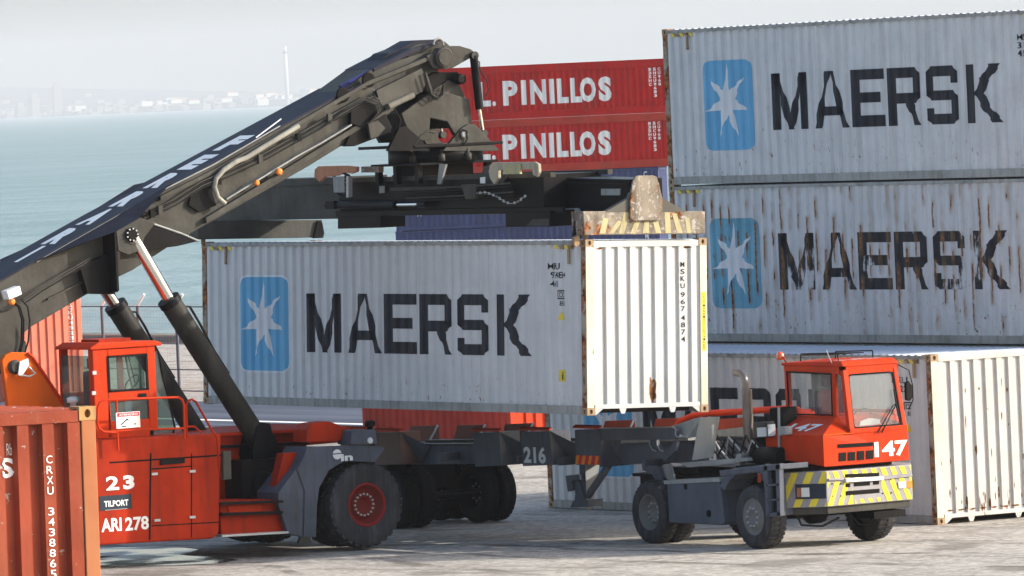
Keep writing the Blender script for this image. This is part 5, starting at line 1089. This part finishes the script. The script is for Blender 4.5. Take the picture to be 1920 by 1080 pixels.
    A = (XC, fL, zf0); B = (XC, fR, zf0); C_ = (XC, fR, zf1); D = (XC, fL, zf1); E = (xb, fL, zf0+.12); F = (xb, fL, zf1); G_ = (1.6, cs, zs0); H2 = (3.05, cs, zs1); I_ = (XC-.02, cs, zf1); J = (1.5, fR, zf0+.1); K = (1.5, fR, zs0); J2 = (1.5, cs, zf0+.1); K2 = (1.5, cs, zs0); N_ = (3.05, fR, zs1)
    V = [A, B, C_, D, E, F, G_, H2, I_, J, K, J2, K2, N_, (xb, cs, zf0+.1), (xb, cs, zf1+.08)]
    mb.add(V, [(0, 1, 2, 8, 3), (4, 0, 3, 5), (5, 3, 7, 6), (3, 8, 7), (5, 6, 12, 15), (4, 5, 15, 14), (14, 15, 12, 11), (9, 10, 12, 11), (1, 9, 10, 13, 2), (0, 4, 14, 11, 9, 1), (8, 2, 13, 7), (6, 7, 13, 10, 12)])
    mb.build('cab_body', M_or, TR)
    bar(TR, [(XC+.0, fL, zf1), (XC, cs, zf1+.0)], .010, M_or3, 'bonnet_edge', 6); bar(TR, [(XC, fL, zf0), (XC, fR, zf0)], .012, M_or, 'cab_edge', 6)
    # numbers
    a = [(-3.666, 1.451), (-3, 1.704)]
    xtext(TR, '147', a[0], a[1], XC+.006, M_wht, .035)
    n3 = (Vector(D)-Vector(F)).normalized(); up3 = (Vector(G_)-Vector(F)); up3 = (up3-n3*up3.dot(n3)); hh = up3.length; up3.normalize(); nn3 = n3.cross(up3)
    if nn3.z < 0: nn3 = -nn3
    wrap(place(text_tris('147', .03), .42, 1.25, .10, .34), [], lambda u, v: tuple(Vector(F)+n3*u+up3*v+nn3*.008)).build('lettering', M_white, TR)
    XP([(-4.384, 1.714), (-3.695, 1.705), (-3.698, 1.644), (-4.387, 1.654)], XC, XC+.012).build('vent', M_hole, TR)
    for pl in ([(-4.371, 1.574), (-4.233, 1.574), (-4.24, 1.436), (-4.378, 1.436)], [(-4.191, 1.571), (-4.053, 1.571), (-4.06, 1.433), (-4.198, 1.433)], [(-4.01, 1.577), (-3.872, 1.577), (-3.88, 1.43), (-4.018, 1.43)], [(-3.829, 1.574), (-3.691, 1.574), (-3.698, 1.435), (-3.837, 1.436)]): XP(pl, XC-.0, XC+.010).build('grille', M_dark, TR)
    # glazed cab
    zr = [(-3.574, 2.906)][0][1]; xt = 3.22; xr = [(1.608, 2.925)][0][0]; zr2 = [(1.611, 2.96)][0][1]
    ct = -4.08
    zsill = zf1+.03
    def post(p, q, w, d, nm='cab_pillar'):
        p, q = Vector(p), Vector(q); return MB().hull([p, p+Vector((d, 0, 0)), p+Vector((d, w, 0)), p+Vector((0, w, 0))], [q, q+Vector((d, 0, 0)), q+Vector((d, w, 0)), q+Vector((0, w, 0))]).build(nm, M_or, TR, bevel=.01)
    post((XC-.09, cs, zsill-.05), (xt-.09, ct, zr), .10, .09); post((XC-.09, fR-.08, zsill-.05), (xt-.09, fR-.10, zr), .08, .09)
    post((xr, cs, zs0), (xr-.08, ct, zr2), .08, .09); post((xr, fR-.08, zs0), (xr-.08, fR-.08, zr2), .08, .09)
    xm = [(2.917, 2.849)][0][0]; post((xm+.02, cs, zs1), (xm-.03, ct, (zr+zr2)/2), .06, .10)
    # front header and sill bands
    MB().hull([(xt+.0, ct, zr-.10), (xt+.0, fR-.0, zr-.10), (xt-.0, fR, zr+.06), (xt, ct, zr+.06)], [(xt-.1, ct, zr-.10), (xt-.1, fR, zr-.10), (xt-.1, fR, zr+.06), (xt-.1, ct, zr+.06)]).build('cab_header', M_or, TR)
    MB().box(XC-.06, XC-.001, cs+.002, fR-.003, zf1-.01, zf1+.07).build('cab_sill', M_or, TR, bevel=.01)
    MB().hull([(xr-.08, ct, zr2-.10), (xt, ct, zr-.08), (xt, ct, zr+.06), (xr-.08, ct, zr2+.03)], [(xr-.08, ct+.06, zr2-.10), (xt, ct+.06, zr-.08), (xt, ct+.06, zr+.06), (xr-.08, ct+.06, zr2+.03)]).build('cab_header', M_or, TR)
    MB().box(xr, XC-.3, fR-.06, fR, zs0-.1, zs0+.05).build('cab_side', M_or, TR)
    MB().box(xr, xr+.05, cs, fR, zs0, zs0+.08).build('cab_back', M_or, TR)
    MB().hull([(xr-.12, ct-.03, zr2+.0), (xt+.03, ct-.02, zr+.05), (xt+.03, fR+.02, zr+.05), (xr-.12, fR+.02, zr2+.0)], [(xr-.12, ct-.03, zr2+.05), (xt-.08, ct+.02, zr+.14), (xt-.08, fR-.03, zr+.14), (xr-.12, fR+.02, zr2+.07)]).build('cab_roof', M_or, TR, bevel=.02)
    def roof_z(x): return zr2+.065+(zr+.135-zr2-.065)*(x-xr+.12)/(xt-.08-xr+.12)
    wrap(place(text_tris('147', .03), -3.95, -3.15, 2.75, 3.05), [], lambda u, v: (v, u, roof_z(v)+.012)).build('lettering', M_wht, TR)
    # glass
    wsn = MB().add([(XC-.05, cs+.06, zf1+.06), (XC-.05, fR-.05, zf1+.06), (xt-.02, fR-.06, zr-.08), (xt-.02, ct+.06, zr-.08)], [(0, 1, 2, 3)]).build('windscreen', M_wind, TR)
    bd = [Vector((XC-.03, cs+.10, zf1+.08)), Vector((XC-.03, fR-.09, zf1+.08)), Vector((xt+.003, fR-.11, zr-.09)), Vector((xt+.003, ct+.10, zr-.09))]
    loop = []
    for i in range(4):
        p0, p1, p2 = bd[i-1], bd[i], bd[(i+1) % 4]
        a_, b_ = p1+(p0-p1).normalized()*.07, p1+(p2-p1).normalized()*.07; loop += [a_, (a_+b_)/2*.35+p1*.65, b_]
    MB().tube(loop+[loop[0]], .014, 6).build('glass_seal', M_dark, wsn)
    MB().add([(xr+.1, cs+.03, zs0+.02), (xm+.02, cs+.03, zs1+.02), (xm-.03, ct+.03, (zr+zr2)/2-.1), (xr+.02, ct+.03, zr2-.1)], [(0, 1, 2, 3)]).build('side_window', M_wind, TR)
    MB().add([(xm+.12, cs+.03, zs1), (XC-.1, cs+.03, zf1), (xt-.1, ct+.03, zr-.1), (xm+.07, ct+.03, zr-.1)], [(0, 1, 2, 3)]).build('quarter_window', M_wind, TR)
    for (p, q) in (((xr+.1, cs-.003, zs0+.03), (xr+.01, ct-.003, zr2-.1)), ((xr+.1, cs-.003, zs0+.02), (xm+.02, cs-.003, zs1+.02)), ((xr+.01, ct-.003, zr2-.1), (xm-.03, ct-.003, (zr+zr2)/2-.1)), ((xm+.02, cs-.003, zs1), (xm-.03, ct-.003, (zr+zr2)/2-.1))): bar(TR, [p, q], .016, M_dark, 'glass_seal', 6)
    for w_ in (0, .09): bar(TR, [Vector((XC+.02, *[(-3.602, 1.847)][0]))+Vector((0, w_, 0)), Vector((3.36, *[(-3.205, 2.275)][0]))+Vector((0, w_*.5, 0)), Vector((3.33, *[(-3.151, 2.288)][0]))], .009, M_dark, 'wiper', 6)
    bar(TR, [(3.30, *[(-3.138, 2.54)][0]), (3.36, *[(-3.142, 2.253)][0]), (3.41, *[(-3.12, 2.008)][0])], .014, M_dark, 'wiper_blade', 6)
    # inside: seat, wheel, papers, arm rest
    MB().box(2.0, 2.15, -3.85, -3.3, 1.9, 2.55).box(2.0, 2.5, -3.85, -3.3, 1.85, 2.0).build('seat', M_seat, TR, bevel=.05); MB().box(2.02, 2.12, -3.72, -3.44, 2.6, 2.8).build('headrest', M_seat, TR, bevel=.04)
    bar(TR, [(2.95+.08*math.sin(t), -3.57+.2*math.cos(t), 2.08+.16*math.sin(t)) for t in [2*math.pi*k/16 for k in range(17)]], .014, M_dark, 'steering_wheel', 6)
    MB().box(3.0, XC-.07, cs+.03, fR-.03, zf1-.02, zf1+.05).build('dashboard', M_cabin, TR); MB().prism('x', [(-3.854, 1.913), (-3.804, 2.049), (-3.632, 2.091), (-3.42, 2.06), (-3.408, 1.885)], 3.25, 3.27).build('paper', M_wht, TR); MB().prism('x', [(-3.301, 1.887), (-3.211, 1.96), (-3.084, 1.935), (-3.066, 1.881)], 3.25, 3.27).build('paper', M_wht, TR)
    MB().box(xr+.05, xr+.07, cs+.5, fR-.06, zs0+.05, zr2-.1).build('cab_lining', M_cabin, TR)
    MB().box(xr, xt-.1, ct+.04, fR-.02, zr2-.06, zr2-.02).build('cab_ceiling', M_cabin, TR)
    # roof rack, beacon, mirror
    rk = MB()
    ra_, rb_ = (xr+.25, ct+.12), (xt-.25, ct+.12)
    for y in (ct+.15, fR-.25): bar(TR, [(xr+.2, y, roof_z(xr+.2)+.0), (xr+.22, y, roof_z(xr+.2)+.12), (xt-.35, y, roof_z(xt-.35)+.13), (xt-.33, y, roof_z(xt-.35))], .012, M_dark, 'roof_rack_bar', 6)
    for k in range(12): x = xr+.25+k*(xt-.6-xr-.25)/11; bar(TR, [(x, ct+.15, roof_z(x)+.10), (x, fR-.25, roof_z(x)+.10)], .008, M_dark, 'roof_rack_bar', 5)
    q = [(1.471, 3.116)][0]; bar(TR, [(xr-.0, ct, zr2+.06), (xr-.05, ct-.02, zr2+.14), (q[0]-.01, -4.1, q[1]-.05)], .018, M_brick, 'beacon_arm', 6)
    MB().lathe((q[0], -4.1, q[1]-.06), 'z', [(0, .05), (.02, .065), (.08, .065), (.12, .05), (.14, 0)], 16).build('beacon', M_redlens, TR)
    bar(TR, [(xt-.3, ct, zr+.1), (xt-.45, ct, zr+.32)], .007, M_alu, 'antenna', 5)
    mf = bar(TR, [(xt, fR, zr+.02), *[(3.3, *p) for p in [(-2.822, 2.828), (-2.76, 2.579), (-2.763, 2.334), (-2.857, 2.183)]]], .010, M_dark, 'mirror_frame', 6)
    MB().prism('x', [(p[0], p[1]) for p in [(-2.898, 2.622), (-2.832, 2.653), (-2.771, 2.58), (-2.771, 2.37), (-2.828, 2.321), (-2.902, 2.343)]], 3.25, 3.31).build('mirror', M_dark, TR, bevel=.015)
    # equipment behind the cab
    ex = [(1.181, 2.597)][0]; eb = [(1.055, 1.38)][0]
    MB().tube([(ex[0], -4.6, ex[1]), (ex[0], -4.6, eb[1])], .088, 14).build('exhaust_silencer', M_pipe, TR)
    bar(TR, y3(-4.6, [(1.128, 2.526), (1.156, 2.685), (1.118, 2.799), (1.014, 2.86), (0.859, 2.876)]), .062, M_pipe, 'exhaust_tip', 10)
    YP([(1.662, 2.289), (2.034, 2.311), (2.023, 1.374), (1.559, 1.347)], -4.5, -4.2).build('air_intake', M_dark, TR, bevel=.02)
    bar(TR, y3(-4.7, [(2.232, 2.317), (2.19, 1.373)]), .022, M_greyl, 'grab_post', 8)
    for pl, m_ in (([(1.602, 2.07), (2.021, 2.093), (2.032, 1.831), (1.597, 1.806)], M_mach), ([(2.353, 2.011), (2.537, 2.013), (2.526, 1.874), (2.342, 1.862)], M_greyl)):
        lb = YP(pl, -4.8, -4.65).build('work_lamp', m_, TR, bevel=.015)
    MB().box(*(lambda p: (p[0][0], p[0][0]+.02, -4.8, -4.66, p[0][1], p[1][1]))([(2.033, 1.849), (2.048, 2.041)]), ).build('lamp_lens', M_lamp, TR)
    YP([(1.75, 1.985), (1.998, 1.997), (2.002, 1.849), (1.754, 1.836)], -4.82, -4.8).build('lamp_lens', M_lamp, TR)
    q = [(2.259, 1.529)][0]; MB().lathe((q[0]-.55, -4.72, q[1]-.03), 'x', [(0, .17), (.55, .17), (.6, .14)], 18).build('air_filter', M_dark, TR)
    YP([(0.884, 1.8), (1.307, 1.824), (1.726, 1.638), (2.09, 1.364), (0.846, 1.305)], -4.4, -3.9).build('valve_gear', M_dark, TR)
    rn = random.Random(5)
    for k in range(9):
        x0 = -.1+k*.2; bar(TR, [(x0, -4.75, 1.45+.1*rn.random()), (x0+.15, -4.8+.1*rn.random(), 1.75+.12*rn.random()), (x0+.35, -4.7, 1.6), (x0+.5, -4.6, 1.40)], .018, (M_hose, M_alu, M_hose)[k % 3], 'air_hose', 6)
    for k in range(3): YP([(1.221, 1.361), (1.377, 1.364), (1.454, 1.558), (1.299, 1.555)], -4.8-.05*k, -4.84-.05*k).build('bracket', M_greyl, TR)
    # fifth wheel and rear deck
    MB().box(-1.9, 1.3, -4.9, -3.4, 1.12, 1.17).build('rear_deck', M_dark, TR); YP([(-0.341, 1.379), (0.819, 1.454), (1.68, 1.505), (1.707, 1.453), (0.812, 1.366), (-0.06, 1.314)], -5.0, -4.9).build('deck_edge', M_greyl, TR)
    MB().prism('z', [(-1.6, -4.7), (-.2, -4.7), (0, -4.2), (-.2, -3.7), (-1.6, -3.7)], 1.18, 1.28).build('coupling_plate', M_dark, TR)
    YP([(-1.227, 1.262), (-1.06, 1.336), (-0.739, 1.325), (-0.631, 1.077), (-0.793, 1.047), (-0.911, 1.179)], -5.1, -5.15).build('rear_bracket', M_slate, TR)
    YP([(-0.993, 1.226), (-0.693, 1.356), (-0.532, 1.36), (-0.426, 1.095), (-0.586, 1.092)], -5.0, -5.05).build('rear_bracket', M_greyl, TR)
    rl = [(x, -3.2, z) for x, z in [(-3.055, 1.83), (-2.883, 1.942), (-2.517, 2.029), (-2.028, 2.072), (-0.903, 2.123), (0.332, 2.184), (0.596, 2.169), (0.882, 2.048)]]
    bar(TR, rl, .055, M_or, 'guard_rail', 12)
    # hoses under the front
    bar(TR, [(2.9, -4.9, .62), (2.95, -4.85, .42), (3.05, -4.5, .38), (3.1, -4.2, .50)], .02, M_hose, 'hose', 6)
    bar(TR, [(3.0, -3.9, .55), (3.0, -3.75, .36), (3.05, -3.6, .34), (3.05, -3.45, .48), (3.0, -3.5, .6)], .016, M_hose, 'hose', 6)
    MB().box(1.9, 2.9, -4.85, -3.5, .55, .93).build('front_axle_beam', M_dark, TR); MB().box(2.7, 3.1, -4.7, -3.4, .68, .78).build('tow_bar', M_mach, TR)
tractor()

# ---------------------------------------------------------------- container trailer
def trailer():
    TL = thing('container_trailer', 'slate grey container trailer number 216 waiting under the hanging container', 'trailer', (-5, -4.0, .05))
    x0 = [(-10.819, 1.65)][0][0]; x1 = -.2
    bz = lambda x: 1.60+.022*(x+6)
    for y in (-4.75, -3.45): YP([(x0, bz(x0)-.36), (.2, bz(.2)-.36), (.2, bz(.2)-.03), (x0, bz(x0)-.03)], y, y+.15).build('main_beam', M_slate, TL, bevel=.01); YP([(x0, bz(x0)-.03), (.3, bz(.3)-.03), (.3, bz(.3)), (x0, bz(x0))], y-.03, y+.18).build('beam_flange', M_mach, TL)
    for k in range(8): MB().box(x0+.5+k*1.3, x0+.6+k*1.3, -5.15, -2.95, 1.28, 1.42).build('cross_beam', M_slate, TL)
    boxes = [[(-9.662, 1.744), (-8.813, 1.776), (-8.827, 1.203), (-9.711, 1.176)], [(-10.844, 1.783), (-9.893, 1.798), (-9.917, 1.523), (-10.868, 1.506)], [(-6.398, 1.795), (-5.551, 1.827), (-5.548, 1.247), (-6.395, 1.212)], [(-4.867, 1.837), (-3.953, 1.87), (-3.901, 1.288), (-4.848, 1.251)], [(-3.167, 1.9), (-2.389, 1.929), (-2.371, 1.336), (-3.166, 1.302)]]
    for i, b in enumerate(boxes):
        m_ = mat('dusty brown bolster', (.16, .10, .085), .6, dirt=.4) if i < 2 else M_slate
        YP(b, -5.2, -4.78).build('bolster', m_, TL, bevel=.01)
        # return plate on the right side, lit when the sun reaches it
        xr_ = b[1][0]; MB().hull([(xr_, -5.19, b[1][1]), (xr_+.30, -4.78, b[1][1]-.28), (xr_+.02, -4.78, b[2][1])], [(xr_-.02, -5.19, b[1][1]), (xr_+.28, -4.78, b[1][1]-.28), (xr_, -4.78, b[2][1])]).build('bolster_web', M_slate, TL)
        zt2 = max(b[0][1], b[1][1])
        MB().hull([(b[0][0]-.02, -5.22, zt2+.0), (xr_+.02, -5.22, zt2), (xr_+.02, -5.16, zt2+.03), (b[0][0]-.02, -5.16, zt2+.03)], [(b[0][0]-.02, -5.22, zt2+.03), (xr_+.02, -5.22, zt2+.03), (xr_+.02, -5.16, zt2+.06), (b[0][0]-.02, -5.16, zt2+.06)]).build('guide_lip', M_bright, TL)
    a = [(-4.793, 1.307), (-4.094, 1.594)]
    on_y(TL, place(text_tris('216', .04), a[0][0], a[1][0], a[0][1], a[1][1]), -5.205, 'lettering', M_white)
    rfx = [(-3.164, 1.32), (-2.41, 1.47)]; x_a, x_b = rfx[0][0], rfx[1][0]; z_a, z_b = rfx[0][1], rfx[1][1]
    on_y(TL, [boxp(x_a, x_b, z_a, z_b)], -5.205, 'reflector_strip', mat('reflector red', (.62, .04, .06), .3))
    for k in range(4):
        p = [(x_a+k*.2-.02, z_a), (x_a+k*.2+.07, z_a), (x_a+k*.2+.13, z_b), (x_a+k*.2+.04, z_b)]; c = clip_u(p, x_a, x_b)
        if len(c) > 2: on_y(TL, [c], -5.209, 'reflector_stripe', mat('reflector orange', (.80, .26, .02), .3))
    # far side guide flaps
    for i, pl in enumerate(([(-12.362, 1.399), (-12.227, 1.682), (-11.308, 1.715), (-11.296, 1.436)], [(-10.788, 1.425), (-10.6, 1.726), (-9.701, 1.748), (-9.707, 1.462)], [(-9.155, 1.471), (-9.006, 1.768), (-8.107, 1.8), (-8.097, 1.507)], [(-5.841, 1.73), (-5.744, 1.871), (-4.866, 1.902), (-4.844, 1.763)], [(-4.226, 1.773), (-4.147, 1.93), (-3.255, 1.961), (-3.267, 1.805)])):
        o = YP(pl, -2.85, -2.89).build('guide_flap', mat('shaded brown guide paint', (.13, .05, .035), .6, dirt=.4) if i < 3 else M_brick, TL, bevel=.006)  # first three flaps stand in shade, painted in as a darker brown
        xx = pl[2][0]; bar(TL, [(xx, -2.86, pl[2][1]-.02), (xx+.05, -2.9, pl[2][1]-.0), (xx+.09, -3.0, pl[2][1]-.12), (xx+.08, -3.1, pl[2][1]-.26)], .02, M_greyl, 'flap_edge', 6)
        YP([(pl[0][0], 1.3), (xx, 1.3), (xx, pl[0][1]+.02), (pl[0][0], pl[0][1]+.02)], -2.88, -3.3).build('bolster', M_slate, TL)
    # front part: long side beam, J shaped straps, gooseneck plates
    YP([(-2.388, 1.938), (-0.074, 1.982), (-0.062, 1.929), (-0.106, 1.787), (-2.339, 1.732)], -5.2, -5.12).build('side_beam', M_slate, TL, bevel=.01)
    bar(TL, y3(-5.21, [(-2.373, 1.939), (-0.138, 1.991), (-0.061, 1.956), (-0.084, 1.867), (-0.024, 1.824), (0.263, 1.846)]), .013, M_greyl, 'beam_edge', 6)
    for d in (0, 14):
        bar(TL, y3(-5.18, [(p[0]+d*.016, p[1]) for p in [(-0.92, 1.772), (-0.911, 1.683), (-0.837, 1.604), (-0.727, 1.579)]]), .012, M_greyl, 'strap_edge', 6)
    YP([(-0.934, 1.77), (-0.74, 1.773), (-0.716, 1.684), (-0.61, 1.606), (-0.417, 1.618), (-0.25, 1.71), (-0.246, 1.763), (-0.118, 1.766), (-0.195, 1.596), (-0.463, 1.44), (-0.781, 1.47), (-0.898, 1.61)], -5.1, -5.15).build('strap', M_slate, TL)
    YP([(-2.594, 1.648), (-0.241, 1.777), (-0.113, 1.388), (-2.458, 1.308)], -4.8, -4.7).build('neck_web', M_slate, TL, bevel=.01)
    YP([(-2.796, 1.742), (-0.17, 1.802), (-0.174, 1.749), (-2.441, 1.657), (-2.803, 1.651)], -4.9, -4.5).build('neck_flange', M_greyl, TL)
    hp = [[(-0.389, 1.983)][0], [(0.371, 2.153)][0], [(0.269, 1.86)][0], [(-0.022, 1.793)][0]]
    MB().hull([(hp[0][0], -5.15, hp[0][1]), (hp[1][0]-.1, -4.9, hp[1][1]), (hp[2][0], -4.7, hp[2][1]), (hp[3][0], -5.0, hp[3][1])], [(hp[0][0]-.03, -5.13, hp[0][1]), (hp[1][0]-.13, -4.88, hp[1][1]), (hp[2][0]-.03, -4.68, hp[2][1]), (hp[3][0]-.03, -4.98, hp[3][1])]).build('flare_plate', M_greyl, TL)
    fp_ = [(-5.121, 2.154), (-4.727, 2.147), (-4.901, 1.487), (-5.307, 1.46)]
    XP(fp_, .55, .52).build('flare_plate', M_greyl, TL); fp2 = [(-1.579, 1.804), (-0.776, 1.87), (-0.785, 1.349), (-1.782, 1.277)]
    YP(fp2, -3.3, -3.36).build('neck_side', M_greyl, TL)
    YP([(-1.778, 1.976), (-0.878, 2.024), (-0.899, 1.754), (-1.83, 1.722)], -3.25, -3.2).build('neck_guard', M_brick, TL)
    MB().box(-.5, 1.6, -4.6, -3.6, 1.30, 1.36).build('neck_plate', M_greyl, TL)
    # landing gear
    YP([(-3.528, 1.294), (-3.362, 1.297), (-3.386, 0.588), (-3.554, 0.566)], -4.9, -4.75).build('landing_leg', M_slate, TL); XP([(-4.9, .52), (-4.8, .52), (-4.6, 1.3), (-4.9, 1.3)], [(-3.351, 1.025)][0][0], [(-3.351, 1.025)][0][0]+.012).build('leg_plate', M_greyl, TL)
    MB().tube(y3(-4.85, [(-2.679, 1.289), (-3.491, 0.655)]), .065, 6).build('leg_strut', M_slate, TL)
    YP([(-3.67, 1.067), (-3.534, 1.097), (-3.333, 0.711), (-3.311, 0.575), (-3.677, 0.566), (-3.625, 0.795)], -4.95, -4.9).build('leg_shoe', M_slate, TL, bevel=.01); YP([(-3.824, 1.094), (-3.388, 1.131), (-3.379, 1.031), (-3.631, 1.007), (-3.609, 0.862), (-3.78, 0.822)], -5.0, -4.9).build('crank_box', M_slate, TL, bevel=.01)
    YP([(-3.612, 0.674), (-3.145, 0.703), (-3.155, 0.576), (-3.722, 0.553)], -5.0, -4.7).build('foot_plate', M_slate, TL)
    # wheels
    w = [(-9.261, 0.465)][0]
    for dx in (0, -1.3):
        for y, o in ((-5.15, -1), (-4.80, -1), (-2.85, 1), (-3.50, -1)):
            wheel(TL, (w[0]+dx, y, .05+.53), .54, .30, o, M_dark, .56, 30, ax='y', cup=.14, tm=mat('shaded black tyre', (.012, .012, .013), .85, dirt=.3, dirtcol=(.03, .03, .028)))  # trailer tyres coloured darker for the shade they stand in
        MB().tube([(w[0]+dx, -5, .58), (w[0]+dx, -3, .58)], .08, 10).build('axle', M_dark, TL)
    MB().box(w[0]-2.2, w[0]-.2, -4.6, -3.7, .7, 1.3).build('bogie', M_dark, TL)
    MB().box(x0-.1, x0+1.2, -5.0, -3.2, 1.1, 1.35).build('tail_frame', M_dark, TL)
trailer()

# ---------------------------------------------------------------- fence
def fence():
    x0, y0 = [(-67.21, 22.58)][0]
    FN = thing('chain_link_fence', 'wire fence with angled post tops on the quay behind the red cab', 'fence', (x0, y0, 0))
    ztop = [(-71.198, 2.308)][0][1]
    xs = [[(-73.305, 1.212)][0][0], [(-71.329, 1.223)][0][0], [(-69.242, 1.235)][0][0]]
    sp = (xs[2]-xs[0])/2
    xs = [xs[0]-sp*k for k in range(9, 0, -1)]+xs+[xs[2]+sp*(k+1) for k in range(12)]
    for x in xs:
        MB().tube([(x, FY, 0), (x, FY, ztop+.02), ], .045, 8).build('post', M_slate, FN); MB().tube([(x, FY, ztop+.02), (x+.32, FY+.05, ztop+.33)], .032, 6).build('post_arm', M_wht, FN)
    bar(FN, [(xs[0], FY, ztop), (xs[-1], FY, ztop)], .018, M_slate, 'top_rail', 6); bar(FN, [(xs[0], FY, .62), (xs[-1], FY, .62)], .018, M_slate, 'bottom_rail', 6); bar(FN, [(xs[0], FY, .05), (xs[-1], FY, .05)], .02, M_slate, 'bottom_rail', 6)
    mb = MB(); n = int((xs[-1]-xs[0])/.16)
    for k in range(n):
        x = xs[0]+k*.16; mb.add([(x, FY, .05), (x+.006, FY, .05), (x+.006, FY, ztop), (x, FY, ztop)], [(0, 1, 2, 3)])
    for k in range(14): z = .15+k*.17; mb.add([(xs[0], FY+.005, z), (xs[-1], FY+.005, z), (xs[-1], FY+.005, z+.006), (xs[0], FY+.005, z+.006)], [(0, 1, 2, 3)])
    struct(mb.build('wire_mesh', M_alu, FN), 'stuff')

fence()
